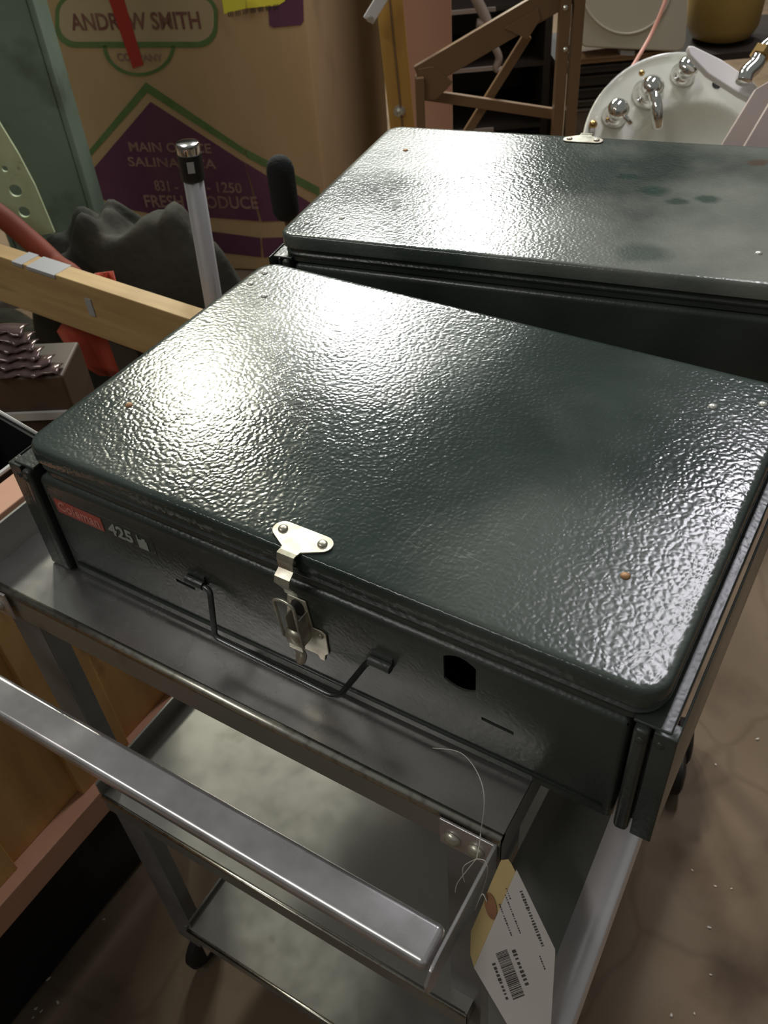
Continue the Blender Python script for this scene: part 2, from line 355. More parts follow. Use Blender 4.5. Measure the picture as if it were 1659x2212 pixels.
# ------------------------------------------------------------------ camping stove
W, D, H = .46, .2934, .1284
def apply_bool(o, cutters):
    for c_ in cutters:
        md = o.modifiers.new('b', 'BOOLEAN'); md.operation = 'DIFFERENCE'; md.solver = 'EXACT'; md.object = c_
    dg = bpy.context.evaluated_depsgraph_get(); dg.update()
    me = bpy.data.meshes.new_from_object(o.evaluated_get(dg)); o.modifiers.clear(); old = o.data; o.data = me; bpy.data.meshes.remove(old)
    for c_ in cutters: me2 = c_.data; bpy.data.objects.remove(c_); bpy.data.meshes.remove(me2)
def make_stove():
    t = empty('camping_stove', (0, 0, 0), 'dark green folding camp stove with red sticker and 425 marking, nearest on the cart', 'camping stove')
    # body, with the round burner hole and two slots cut into its front
    bm = NB(); loft(bm, .003, .4465, 0, D, .004, [(-.003, .0005), (0, .003), (0, .0940), (-.0006, .0962), (-.0020, .0982), (-.0042, .0994), (-.0065, .1000)], 3)
    body = obj('body', bm, M['body'], t, smooth=True)
    cuts = []
    b_ = NB(); box(b_, .0045, .4450, .0015, D-.0015, .002, .0970); bmesh.ops.recalc_face_normals(b_, faces=b_.faces); me = bpy.data.meshes.new('c'); b_.to_mesh(me); b_.free(); o = bpy.data.objects.new('c', me); COL.objects.link(o); o.location.z = Z0; cuts.append(o)
    def cutter(pts):
        b_ = NB(); prism(b_, [(x, -.02, z) for x, z in pts], (0, .030, 0)); bmesh.ops.recalc_face_normals(b_, faces=b_.faces)
        me = bpy.data.meshes.new('c'); b_.to_mesh(me); b_.free(); o = bpy.data.objects.new('c', me); COL.objects.link(o); o.location.z = Z0; cuts.append(o)
    R_ = .0148
    circ = []
    for j in range(40):
        a = 2*math.pi*j/40; circ.append((.3465+max(-.0105, min(.0105, R_*math.cos(a))), .0805+R_*math.sin(a)))
    cutter(circ)
    cutter([(.361, .0442), (.382, .0432), (.382, .0464), (.361, .0474)])
    cutter([(.121, .0460), (.1385, .0452), (.1385, .0484), (.121, .0492)])
    apply_bool(body, cuts)
    for p in body.data.polygons: p.use_smooth = True
    e = body.modifiers.new('es', 'EDGE_SPLIT'); e.split_angle = math.radians(35)
    # embossed bead at the bottom of the front
    bm = NB(); tube(bm, [(.010, -.0002, .012), (.440, -.0002, .012)], .0016, 8); obj('bead', bm, M['body'], body, smooth=True)
    # end caps: inner post and outer flange on each side
    for s in (0, 1):
        f = (lambda x: x) if s else (lambda x: .4495-x)
        def bx(bm_, xa, xb, *r): a, b_ = sorted((f(xa), f(xb))); box(bm_, a, b_, *r)
        bm = NB(); bx(bm, .4485, .4572, -.0045, D+.004, .002, .1040)
        cap = obj('end_cap', bm, M['body'], t, bevel=.003, seg=3)
        fp = [(.4588, -.0025), (.4712, -.0025), (.4712, D+.0025), (.4697, D+.0025), (.4697, .0080), (.4606, .0080), (.4606, D+.0025), (.4588, D+.0025)]
        bm = NB(); prism(bm, [(f(x), y, .0005) for x, y in fp], (0, 0, .1045)); obj('flange', bm, M['body'], cap, bevel=.0014, seg=2)
        bm = NB(); bx(bm, .4570, .4590, .004, D-.004, .006, .0900); obj('web', bm, M['body'], cap)
        bm = NB(); bx(bm, .4470, .4672, .0, D, .1035, .1060); obj('top_lip', bm, M['body'], cap, bevel=.0010, seg=2)
        for (xx, zz) in ((.4530, .0965), (.4628, .0960)):
            bm = NB(); lathe(bm, (f(xx), -.0035 if xx < .455 else -.0015, zz), (0, -1, 0), [(.0030, -.001), (.0030, .0004), (.0022, .0016), (.0008, .0021)], 14); obj('rivet', bm, M['body'], cap, smooth=True)
    # lid: rolled rim and raised wrinkle top
    bm = NB(); loft(bm, 0, W, 0, D, .018, [(-.009, .1005), (-.0040, .1005), (-.0030, .1015), (-.0030, .1060), (-.0016, .1075), (-.0014, .1090), (-.0030, .1105), (-.0030, .1160)], 7)
    lid = obj('lid', bm, M['body'], t, smooth=True); e = lid.modifiers.new('es', 'EDGE_SPLIT'); e.split_angle = math.radians(40)
    bm = NB(); loft(bm, 0, W, 0, D, .017, [(-.002, .1148), (.0004, .1156), (.0006, .1170), (.0002, .1248), (-.0005, .1266), (-.0014, .1278), (-.0028, .1284), (-.0060, .1284), (-.0090, .1284)], 8)
    top = obj('lid_top', bm, M['lid'], lid, smooth=True); e = top.modifiers.new('es', 'EDGE_SPLIT'); e.split_angle = math.radians(50)
    for i, (x, y) in enumerate([(.013, .273), (.013, .252), (.037, .240), (.412, .248), (.441, .265), (.040, .069), (.414, .072)]):
        bm = NB(); lathe(bm, (x, y, H), UZ, [(.0030, -.001), (.0029, .0004), (.0020, .0012), (.0006, .0016)], 14)
        obj('rivet', bm, M['rust'] if i in (5, 6) else M['rivet'], lid, smooth=True, label='rusty brown rivet' if i in (5, 6) else None)
    # wire carrying handle in two rolled clips
    bm = NB(); tube(bm, fillet([(.1480, -.0035, .0590), (.1575, -.0035, .0600), (.1640, -.0160, .0260), (.1720, -.0160, .0250), (.2650, -.0160, .0215), (.2830, -.0040, .0560), (.2870, -.0035, .0600), (.2960, -.0035, .0600)], .0085, 8), .0021, 12)
    h = obj('handle', bm, M['wire'], t, smooth=True)
    for x0, x1 in ((.1370, .1520), (.2850, .3005)):
        bm = NB(); tube(bm, [(x0, -.0030, .0600), (x1, -.0030, .0600)], .0034, 14); box(bm, x0, x1, -.0015, .0008, .0600, .0665); obj('clip', bm, M['body'], h, smooth=False)
    # latch: riveted hasp plate on the lid, bent strap, wire ring, base plate with lever
    hz = H+.0003
    cx_ = .2335
    out = []
    for j in range(9): a = math.radians(245-j*155/8); out.append((cx_-.0145+.0068*math.cos(a), .0135+.0068*math.sin(a)))
    for j in range(9): a = math.radians(90-j*155/8); out.append((cx_+.0145+.0068*math.cos(a), .0135+.0068*math.sin(a)))
    out += [(cx_+.0068, .0012), (cx_+.0062, -.0020), (cx_-.0062, -.0020), (cx_-.0068, .0012)]
    bm = NB(); prism(bm, [(x, y, hz) for x, y in out], (0, 0, .0011)); hp = obj('latch_plate', bm, M['latch'], lid, bevel=.0003, seg=2, label='riveted zinc latch plate')
    bm = NB(); prof = [(-.0015, hz+.0011), (-.0045, hz+.0009), (-.0060, hz-.0030), (-.0060, .1190), (-.0110, .1160), (-.0125, .1120), (-.0062, .1000), (-.0055, .0960)]
    wdt = [.0062, .0062, .0058, .0054, .0056, .0056, .0052, .0048]
    L1 = [bm.verts.new((cx_-w_, y, z)) for (y, z), w_ in zip(prof, wdt)]; L2 = [bm.verts.new((cx_+w_, y, z)) for (y, z), w_ in zip(prof, wdt)]
    for i in range(len(prof)-1): bm.faces.new((L1[i], L2[i], L2[i+1], L1[i+1]))
    o = obj('strap', bm, M['latch'], hp); sd = o.modifiers.new('s', 'SOLIDIFY'); sd.thickness = .0010; sd.offset = 0
    for dx in (-.0145, .0145):
        bm = NB(); lathe(bm, (cx_+dx, .0135, hz+.0010), UZ, [(.0032, 0), (.0032, .0006), (.0026, .0014), (.0010, .0018)], 16); obj('rivet', bm, M['latch'], hp, smooth=True)
    # latch base
    bm = NB(); pts = [(-.0120, .0370), (-.0085, .0300), (-.0060, .0370), (.0085, .0370), (.0100, .0330), (.0135, .0330), (.0150, .0400), (.0180, .0430), (.0180, .0620), (.0150, .0640), (.0080, .0640), (.0060, .0880), (-.0080, .0880), (-.0120, .0640), (-.0145, .0600)]
    prism(bm, [(cx_+x, -.0002, z) for x, z in pts], (0, -.0012, 0)); lb = obj('latch_base', bm, M['latch'], t, bevel=.0004, seg=2, label='zinc latch base')
    bm = NB(); lathe(bm, (cx_+.0135, -.0014, .0590), (0, -1, 0), [(.0022, 0), (.0022, .0006), (.0012, .0012)], 12); obj('rivet', bm, M['latch'], lb, smooth=True)
    bm = NB(); prism(bm, [(cx_-.001+.0052*math.cos(a), -.0015, .0790+.0075*math.sin(a)) for a in [2*math.pi*k/18 for k in range(18)]], (0, -.0003, 0)); obj('opening', bm, M['black'], lb, label='black opening')
    bm = NB()
    for dx in (-.0055, .0045): box(bm, cx_+dx, cx_+dx+.0011, -.0105, -.0014, .0520, .0780)
    box(bm, cx_-.0055, cx_+.0056, -.0115, -.0104, .0480, .0660)
    obj('bracket', bm, M['latch'], lb, bevel=.0005)
    bm = NB(); prof = [(-.0108, .0670, .0052), (-.0125, .0620, .0056), (-.0118, .0560, .0056), (-.0095, .0480, .0052), (-.0078, .0410, .0044), (-.0082, .0370, .0040), (-.0100, .0345, .0034), (-.0112, .0330, .0016)]
    L1 = [bm.verts.new((cx_-w_, y, z)) for y, z, w_ in prof]; L2 = [bm.verts.new((cx_+w_, y, z)) for y, z, w_ in prof]
    for i in range(len(prof)-1): bm.faces.new((L1[i], L2[i], L2[i+1], L1[i+1]))
    o = obj('lever', bm, M['latch'], lb, smooth=True); sd = o.modifiers.new('s', 'SOLIDIFY'); sd.thickness = .0011; sd.offset = 0
    bm = NB(); tube(bm, fillet([(cx_-.0072, -.0120, .0600), (cx_-.0075, -.0150, .0980), (cx_+.0005, -.0145, .1000), (cx_+.0078, -.0150, .0980), (cx_+.0074, -.0125, .0560)], .0058, 6), .00115, 10); obj('ring', bm, M['latch'], lb, smooth=True)
    bm = NB(); tube(bm, [(cx_-.0076, -.0118, .0600), (cx_+.0078, -.0118, .0600)], .0012, 8); obj('pin', bm, M['latch'], lb, smooth=True)
    # sticker: red name field, number, fuel-can mark and thin outline
    def fr(x, z, dy=-.0005): return frame((x, dy, z), (1, 0, -.06), (0, 0, 1))
    bm = NB(); prism(bm, [(.0130, -.0001, .0685), (.0600, -.0001, .0680), (.0600, -.0001, .0812), (.0130, -.0001, .0822)], (0, -.0003, 0)); st = obj('name_sticker', bm, M['red_print'], t, label='faded red name sticker')
    obj('lettering', text_bm('Coleman', .0125, frame((.0365, -.0006, .0752), (1, 0, -.02), (0, 0, 1)), .041, .0003, .0002), M['pink_print'], st)
    obj('number_marking', text_bm('425', .0155, frame((.0775, -.0003, .0742), (1, 0, -.02), (0, 0, 1)), .0235, .0004, .0004), M['grey_print'], t)
    bm = NB()
    for q in ([(.0935, .0680), (.1025, .0680), (.1025, .0765), (.0935, .0765)], [(.0985, .0765), (.1015, .0765), (.1015, .0785), (.0985, .0785)], [(.0935, .0765), (.0950, .0765), (.0945, .0800), (.0935, .0800)]):
        prism(bm, [(x, -.0001, z) for x, z in q], (0, -.0004, 0))
    obj('fuel_can_mark', bm, M['grey_print'], t)
    bm = NB(); tube(bm, [(x, -.0001, z) for x, z in ((.009, .0660), (.009, .0848), (.1075, .0835), (.1090, .0800), (.1090, .0650))], .00022, 5); obj('sticker_outline', bm, M['outline_print'], t)
    return t
stove = make_stove()
def dup(root):
    r = root.copy(); COL.objects.link(r)
    def rec(a, b_):
        for ch in list(a.children):
            c_ = ch.copy(); COL.objects.link(c_); c_.parent = b_; rec(ch, c_)
    rec(root, r); return r
s2 = dup(stove)
q = (-0.02185696, 0.3379182, 0.12519602, 0.15578983, -0.01571455, -0.02357965)
R3 = Matrix.Rotation(q[3], 3, 'Z') @ Matrix.Rotation(q[4], 3, 'X') @ Matrix.Rotation(q[5], 3, 'Y')
org = Vector(q[:3])+R3 @ Vector((W, D, -H)) + Vector((0, 0, .004))
s2.matrix_world = Matrix.Translation(org+Vector((0, 0, Z0))) @ (R3 @ Matrix.Rotation(math.pi, 3, 'Z')).to_4x4()
tag(s2, 'dusty dark green camp stove with dark smudges on its lid, behind the 425 stove', 'camping stove')
for ch in s2.children_recursive:
    if ch.name.startswith('lid_top'):
        ch.data = ch.data.copy(); ch.data.materials[0] = M['lid2']

# ------------------------------------------------------------------ utility cart
t = empty('utility_cart', (.17, .3, FZ), 'grey steel utility cart with three shelves and a push handle carrying both stoves', 'cart')
TX0, TX1, TY0, TY1 = -.060, .395, -.044, .665
def shelf(z, x0, x1, y0, y1, name, fl=.034, leftlip=.032, rr=.0044):
    bm = NB(); box(bm, x0, x1, y0+.004, y1, z-.0025, z-.0005)
    o = obj(name, bm, M['toptray'] if z == 0 else M['tray'], t)
    bm = NB(); tube(bm, [(x0, y0+rr*.9, z-rr), (x1, y0+rr*.9, z-rr)], rr, 14); obj('rolled_edge', bm, M['rollededge'], o, smooth=True)
    bm = NB(); box(bm, x0, x1, y0+.0015, y0+.0035, z-fl, z-.005); obj('front_flange', bm, M['tray'], o)
    bm = NB(); box(bm, x1-.002, x1, y0+.002, y1, z-fl, z-.001); obj('side_flange', bm, M['tray'], o)
    bm = NB(); box(bm, x0-.003, x0, y0+.002, (.325 if z == 0 else y1), z-fl, z+leftlip); obj('side_lip', bm, M['tray'], o, bevel=.0008)
    bm = NB(); box(bm, x0, x1, y1-.002, y1, z-fl, z-.001); obj('back_flange', bm, M['tray'], o)
shelf(0, TX0, TX1, TY0, TY1, 'top_tray')
shelf(-.303, -.036, .376, -.0525, .65, 'middle_shelf', .028, .020, .0018)
shelf(-.640, -.026, .372, -.042, .64, 'bottom_shelf', .028, .006, .0018)
for x, sx in ((TX0+.002, 1), (TX1-.004, -1)):
    for y, sy in ((TY0+.007, 1), (TY1-.004, -1)):
        bm = NB(); prism(bm, [(x, y, -.70), (x+sx*.036, y, -.70), (x+sx*.036, y+sy*.002, -.70), (x+sx*.002, y+sy*.002, -.70), (x+sx*.002, y+sy*.036, -.70), (x, y+sy*.036, -.70)], (0, 0, .697))
        obj('leg', bm, M['leg'], t, bevel=.0005)
        bm = NB(); xx, yy = x+sx*.018, y+sy*.018
        lathe(bm, (xx-.008, yy, FZ+.035), (1, 0, 0), [(.030, 0), (.035, .003), (.035, .013), (.030, .016)], 24); wh = obj('caster', bm, M['rubber'], t, smooth=False)
        bm = NB(); box(bm, xx-.012, xx-.0095, yy-.012, yy+.012, FZ+.03, FZ+.080); box(bm, xx+.0095, xx+.012, yy-.012, yy+.012, FZ+.03, FZ+.080); box(bm, xx-.012, xx+.012, yy-.014, yy+.014, FZ+.078, FZ+.082); obj('fork', bm, M['bar'], wh)
# push handle: square tube with rounded edge, closed by flat side straps
bm = NB(); box(bm, -.0645, .3905, -.1265, -.1005, -.0145, -.0020)
hb = obj('push_handle', bm, M['bar'], t, bevel=.0045, seg=4, label='bright square handle bar')
for xs, sg in ((.3925, 1), (-.0665, -1)):
    bm = NB(); poly = [(-.0470, .0000), (-.1180, -.0005), (-.1265, -.0030), (-.1325, -.0110), (-.1325, -.0200), (-.1290, -.0260), (-.1220, -.0265), (-.1050, -.0230), (-.0800, -.0290), (-.0470, -.0270)]
    prism(bm, [(xs, y, z) for y, z in poly], (.0022*sg, 0, 0)); obj('side_strap', bm, M['bar'], hb, bevel=.0006)
    bm = NB(); x0 = xs-.036 if sg > 0 else xs-.002; box(bm, x0, x0+.038, -.0475, -.0455, -.0300, -.0010); pb = obj('mounting_plate', bm, M['bar'], hb, bevel=.0006)
    for dx in (.009, .025):
        bm = NB(); lathe(bm, (x0+dx, -.0475, -.0170), (0, -1, 0), [(.0058, 0), (.0058, .0012), (.0046, .0030), (.0020, .0042)], 18); obj('bolt', bm, M['latch'], hb, smooth=True)

# ------------------------------------------------------------------ low neighbouring cart
t = empty('low_metal_cart', (.43, .1, FZ), 'low steel cart top with a bright rounded rim beneath the 425 stove corner', 'cart')
nz = -.076
_A = pz(1386, 1800, nz+.010); _B = pz(1238, 2212, nz+.010)
def nx(y): return _B.x+(_A.x-_B.x)*(y-_B.y)/(_A.y-_B.y)
def nprism(xl, xr, y0, y1, z, th): bm = NB(); prism(bm, [(xl, y0, z), (nx(y0)+xr, y0, z), (nx(y1)+xr, y1, z), (xl, y1, z)], (0, 0, th)); return bm
NY0, NY1 = -.118, .12
bm = NB(); prism(bm, [(.3935, -.052, nz-.002), (.425, NY0, nz-.002), (nx(NY0)-.020, NY0, nz-.002), (nx(NY1)-.020, NY1, nz-.002), (.3935, NY1, nz-.002)], (0, 0, .002)); obj('top', bm, M['tray'], t)
M['rimmetal'] = mat('pale_rim_steel', (.90, .84, .88), .36, .45, col2=(.80, .75, .78), scale=9)
bm = NB()
prof = [(-.026, -.002), (-.021, .001), (-.016, .007), (-.010, .0105), (-.004, .0105), (0, .008), (.001, .002), (.001, -.014), (-.001, -.014), (-.001, .002), (-.004, .006), (-.012, .004), (-.020, -.004), (-.026, -.004)]
prism(bm, [(nx(NY0)+a, NY0, nz+b_) for a, b_ in prof], Vector((nx(NY1)-nx(NY0), NY1-NY0, 0)))
obj('rounded_rim', bm, M['rimmetal'], t, bevel=.0012, seg=2, label='bright rounded steel rim')
for y in (NY0+.05, NY1-.03):
    bm = NB(); box(bm, .402, .424, y-.011, y+.011, FZ+.07, nz-.002); lg = obj('leg', bm, M['leg'], t)
    bm = NB(); lathe(bm, (.405, y, FZ+.035), (1, 0, 0), [(.030, 0), (.035, .003), (.035, .013), (.030, .016)], 24); obj('caster', bm, M['rubber'], t)
    bm = NB(); box(bm, .4002, .4027, y-.012, y+.012, FZ+.03, FZ+.07); box(bm, .4232, .4257, y-.012, y+.012, FZ+.03, FZ+.07); box(bm, .4002, .4257, y-.012, y+.012, FZ+.0705, FZ+.074); obj('fork', bm, M['leg'], lg)
# worn caster wheels showing right of the stove
for (u, v, lb) in ((1464, 1676, 'small black rubber wheel on the floor nearest the stove corner'), (1482, 1612, 'small black rubber wheel half hidden behind the nearer wheel')):
    p = pz(u, v, FZ+.03)
    bm = NB(); lathe(bm, (p.x-.02, p.y, FZ+.036), (1, .3, 0), [(.028, 0), (.036, .004), (.036, .022), (.028, .026), (.008, .027)], 24)
    tag(obj('rubber_wheel', bm, M['rubber'], smooth=False, bevel=.001), lb, 'wheel', 'loose rubber wheels')

# ------------------------------------------------------------------ price tag on the handle
A = py(1088, 1852, -.066); B_ = py(1108, 1862, -.066); E1 = py(1022, 2050, -.080); E2 = py(1017, 2085, -.082); E3 = py(1030, 2115, -.083)
t = empty('hang_tag', pd(1090, 2010, .62), 'manila hang tag with white barcode label tied to the cart handle strap', 'tag')
dT = .60
def pt(u, v, k=0): return pd(u, v, dT+k)
nrm = (pd(1090, 2000, dT)-CP).normalized()
def tp(u, v, off=0):   # points on the hanging card's own plane (tilted)
    P0 = pd(1090, 1990, .512); n = Vector((-.34, -.52, .50)).normalized(); n = (-ray(1090, 1990)).normalized().lerp(Vector((.2, -.8, .1)).normalized(), .12).normalized()
    r = ray(u, v); return CP+r*((P0-CP).dot(n)/r.dot(n))+n*off
bm = NB(); prism(bm, [tp(*a) for a in ((1082, 1858), (1098, 1856), (1106, 1868), (1200, 2060), (1190, 2230), (1120, 2230), (1024, 2090), (1016, 2062), (1017, 2012), (1042, 1955), (1056, 1918))], tp(1090, 1990, .0)-tp(1090, 1990, .0005)); obj('card', bm, M['manila'], t)
bm = NB(); prism(bm, [tp(*a, .0003) for a in ((1116, 1878), (1199, 2050), (1199, 2062), (1189, 2232), (1112, 2240), (1024, 2090))], tp(1090, 1990, .0008)-tp(1090, 1990, .0003)); lab = obj('white_label', bm, M['paper'], t)
bm = NB(); prism(bm, [tp(1060+14*math.cos(a)*(.85)+5*math.sin(a), 1957+29*math.sin(a), .0004) for a in [2*math.pi*k/20 for k in range(20)]], tp(1090, 1990, .0010)-tp(1090, 1990, .0004)); ey = obj('eyelet', bm, M['eyelet'], t, label='brown reinforced eyelet')
# barcode and lines of print on the label
ux_ = (tp(1118, 2142)-tp(1092, 2074)).normalized(); c0 = tp(1102, 2105, .0010)
uy_ = (tp(1120, 2098)-tp(1102, 2105)).normalized(); uy_ = (uy_-ux_*uy_.dot(ux_)).normalized()
bm = NB(); x = -.0125
while x < .0125:
    wd = random.choice((.00025, .0004, .0007)); prism(bm, [c0+ux_*x-uy_*.0034, c0+ux_*(x+wd)-uy_*.0034, c0+ux_*(x+wd)+uy_*.0034, c0+ux_*x+uy_*.0034], (0, 0, .00005)); x += wd+random.choice((.0003, .0005))
def lt(s, cc, sz, wd, ww=0): return text_bm(s, sz, frame(cc, ux_, uy_), wd, .0001, .00005)
def smudge(cc, wd, h, pitch):
    x = -wd/2
    while x < wd/2:                                                  # worn, unreadable strokes
        k = random.uniform(.35, .8)*pitch; hh = h*random.uniform(.6, 1)/2
        prism(bm, [cc+ux_*x-uy_*hh, cc+ux_*(x+k)-uy_*hh*.9, cc+ux_*(x+k)+uy_*hh, cc+ux_*x+uy_*hh*.8], (0, 0, .00004)); x += pitch
smudge(c0+uy_*.0068-ux_*.002, .018, .0026, .0022); smudge(c0-uy_*.0064+ux_*.001, .019, .0022, .0020)
smudge(tp(1149, 1984, .0010), .031, .0022, .0015)
for (u, v, wd) in ((1098, 1930, .006), (1108, 1975, .022), (1092, 1987, .018), (1171, 2078, .007)): smudge(tp(u, v, .0010), wd, .0009, .0013)
obj('print', bm, M['ink'], lab)
kn = tp(1052, 1948, .001)
kb = Vector((.3955, -.062, -.012))
bm = NB(); tube(bm, smoothpath([kn, tp(1042, 1930, .004), Vector((.3962, -.078, -.022)), kb, Vector((.394, -.060, .003)), Vector((.388, -.060, .001))], 6), .00035, 6)
tube(bm, smoothpath([py(1038, 1800, -.050), py(1046, 1740, -.052), py(1040, 1690, -.046), py(1016, 1645, -.036), py(985, 1622, -.03), py(935, 1616, -.026)], 6), .00028, 6)
tube(bm, smoothpath([py(1038, 1800, -.050), py(1036, 1822, -.054), Vector((.388, -.060, .001))], 6), .00030, 6)
tube(bm, smoothpath([Vector((.388, -.060, .001)), py(1003, 1870, -.058), py(1000, 1890, -.058), py(1004, 1905, -.058)], 6), .00028, 6)
tube(bm, smoothpath([Vector((.388, -.060, .001)), py(1005, 1885, -.06), py(988, 1908, -.06), py(983, 1928, -.06)], 6), .00028, 6)
obj('string', bm, M['thread'], t, smooth=True, label='thin white cotton string')

# ------------------------------------------------------------------ left side: crate, case, bin, sheets, sawhorse
t = empty('wooden_crate', (-.4, -.05, -.512), 'orange plywood crate with pinkish rim standing beside the cart', 'crate')
CY0, CY1 = -.42, .185
bm = NB(); box(bm, -.182, -.172, CY0, CY1, -.500, -.060); box(bm, -.36, -.352, CY0, CY1, -.500, -.060); box(bm, -.36, -.172, CY1-.01, CY1, -.500, -.300); box(bm, -.36, -.172, CY0, CY0+.01, -.500, -.060); box(bm, -.36, -.172, CY0, CY1, -.505, -.495)
obj('panel', bm, M['plywood'], t)
for y0, y1 in ((-.015, .066), (.150, .183), (-.20, -.120), (-.40, -.33)):
    bm = NB(); box(bm, -.172, -.162, y0, y1, -.464, -.060); obj('batten', bm, M['plywood'], t, bevel=.001)
bm = NB(); box(bm, -.172, -.146, CY0, CY1, -.508, -.464); obj('bottom_rail', bm, M['rim_wood'], t, bevel=.0015)
for xa, xb in ((-.196, -.160), (-.372, -.346)):
    bm = NB(); box(bm, xa, xb, CY0, CY1, -.075, -.045); obj('top_rail', bm, M['rim_wood'], t, bevel=.0015)
bm = NB(); loft(bm, -.38, -.212, -.50, .19, .03, [(-.01, FZ), (0, FZ+.01), (0, -.530), (-.006, -.5125)], 4)
tag(obj('storage_case', bm, M['blackcase'], smooth=False), 'black hard case on the floor supporting the orange plywood crate', 'case')
t = empty('black_box', (-.4, 0, -.494), 'black box with white edge trim inside the plywood crate', 'box')
BX = [(-.212, -.300), (-.212, .1520), (-.345, .1690), (-.345, -.300)]
bm = NB(); BI = [(-.219, -.293), (-.219, .1455), (-.338, .1610), (-.338, -.293)]
prism(bm, [(x, y, -.494) for x, y in BX], (0, 0, .004))
for i in range(4): prism(bm, [(*BX[i], -.492), (*BX[(i+1) % 4], -.492), (*BI[(i+1) % 4], -.492), (*BI[i], -.492)], (0, 0, .440))
bb = obj('walls', bm, M['blackcase'], t)
bm = NB(); tube(bm, [(-.345, .1680, -.0505), (-.214, .1510, -.0505), (-.214, -.30, -.0505)], .0026, 8); obj('trim', bm, M['whiteedge'], t, label='white edge trim')
M['bin'] = mat('scuffed_brown_board', (.10, .06, .038), .6, col2=(.05, .033, .022), scale=8, stretch=(1, 1, 3))
# bin with glossy corrugated sheets
QB = pz(134, 812, -.085); QB.z = 0; qd = pz(0, 818, -.085); qd.z = 0; qd = (qd-QB).normalized(); qn = Vector((qd.y, -qd.x, 0)); qn = qn if qn.y > 0 else -qn
def qp(s_, t_, z): return QB+qd*s_+qn*t_+Vector((0, 0, z))
bm = NB(); prism(bm, [qp(0, 0, FZ+.001), qp(.42, 0, FZ+.001), qp(.42, .078, FZ+.001), qp(0, .078, FZ+.001)], (0, 0, -.086-FZ))
bn = tag(obj('dark_bin', bm, M['bin'], bevel=.004), 'dark brown bin behind the crate under the glossy brown sheets', 'bin')
bm = NB(); prism(bm, [qp(.008, -.0045, -.146), qp(.41, -.0045, -.146), qp(.41, 0, -.146), qp(.008, 0, -.146)], (0, 0, .011)); obj('edge_strip', bm, M['whiteedge'], bn, label='white edge strip')
for k in range(6):
    bm = NB(); g = []; n = 70; s0 = .004+.010*k+random.uniform(-.004, .004); t0 = -.004+.009*k; zb_ = -.0815+.0062*k
    for i in range(n+1):
        s_ = s0+(.40-s0)*i/n; row = []
        for j in range(7):
            f = j/6; rag = (.0035*math.sin(i*.9+k*2)+.002*math.sin(i*2.3+k)) if j == 0 else 0
            row.append(bm.verts.new(qp(s_, t0+.026*f+rag, zb_+.0035*math.sin(f*3.1)+.0012*math.sin(i*.55+k))))
        g.append(row)
    for i in range(n):
        for j in range(6): bm.faces.new((g[i][j], g[i+1][j], g[i+1][j+1], g[i][j+1]))
    o = obj('wavy_sheet', bm, M['sheet'], smooth=True); sd = o.modifiers.new('s', 'SOLIDIFY'); sd.thickness = .0015; sd.offset = 0
    tag(o, 'glossy dark brown wavy sheet in the stack left of the 425 stove', 'sheet', 'glossy brown wavy sheets on the bin')
# sawhorse plank
t = empty('wooden_sawhorse', (-.6, .5, FZ), 'raw pine plank sawhorse with grey tape on its top edge, left of the stove', 'sawhorse')
A = pz(-300, 455, -.1); A = Vector((-1.02, .512, -.10)); B_ = Vector((-.12, .470, -.10))
bm = NB(); beam(bm, A+Vector((0, 0, -.044)), B_+Vector((0, 0, -.044)), .088, .030, UZ); pk = obj('plank', bm, M['pine'], t, bevel=.0015)
P1 = pz(62, 565, -.1); P2 = pz(140, 597, -.1)
def onp(x): f = (x-A.x)/(B_.x-A.x); return A.lerp(B_, f)
bm = NB()
for xa, xb in ((-.655, -.632), (-.622, -.560)):
    a = onp(xa); b_ = onp(xb); beam(bm, a+Vector((0, 0, -.0025)), b_+Vector((0, 0, -.0025)), .034, .006, Vector((0, 1, 0)))
obj('tape', bm, M['duct'], t, bevel=.0005, label='strip of grey tape')
bm = NB(); a = onp(-.50); box(bm, a.x-.006, a.x+.006, a.y-.0170, a.y-.0140, -.150, -.122); obj('paint_mark', bm, M['duct'], pk)
for x, dy in ((-.465, -.07), (-.40, .16), (-.96, -.07), (-.96, .16)):
    a = onp(x); bm = NB(); beam(bm, (a.x, a.y+(.012 if dy > 0 else -.0)+(.02 if dy > 0 else -.02)*0, -.176), (a.x+(.04 if x > -.5 else -.04), a.y+dy*.3+.02, FZ+.001), .055, .018, (1, 0, 0)); obj('leg', bm, M['darkwood'], t, label='dark wooden leg')
# red sheet hanging behind the plank
cols = [[(205, 590), (245, 585)], [(170, 640), (262, 650)], [(124, 715), (275, 720)], [(148, 755), (283, 760)], [(172, 785), (290, 800)], [(215, 812), (300, 812)]]
bm = NB(); g = []
for i, (l, r) in enumerate(cols):
    row = []
    for j in range(9):
        f = j/8; u = l[0]+(r[0]-l[0])*f; v = l[1]+(r[1]-l[1])*f; row.append(bm.verts.new(pl(u, v, 1.27+.010*math.sin(j*1.3+i)+.004*i)))
    g.append(row)
for i in range(len(g)-1):
    for j in range(8): bm.faces.new((g[i][j], g[i][j+1], g[i+1][j+1], g[i+1][j]))
o = obj('red_sheet', bm, M['redcloth'], smooth=True); sd = o.modifiers.new('s', 'SOLIDIFY'); sd.thickness = .0015
tag(o, 'orange red plastic sheet hanging behind the pine plank', 'sheet')
# red pipe
bm = NB(); tube(bm, smoothpath([pl(-160, 370, 1.64), pl(-20, 452, 1.58), pl(60, 515, 1.54), pl(120, 570, 1.50), pl(185, 635, 1.46), pz(250, 790, FZ+.02)], 8), .019, 16, rr=None)
tag(obj('red_pipe', bm, M['redpipe'], smooth=True), 'curved red pipe leaning down behind the pine plank', 'pipe')

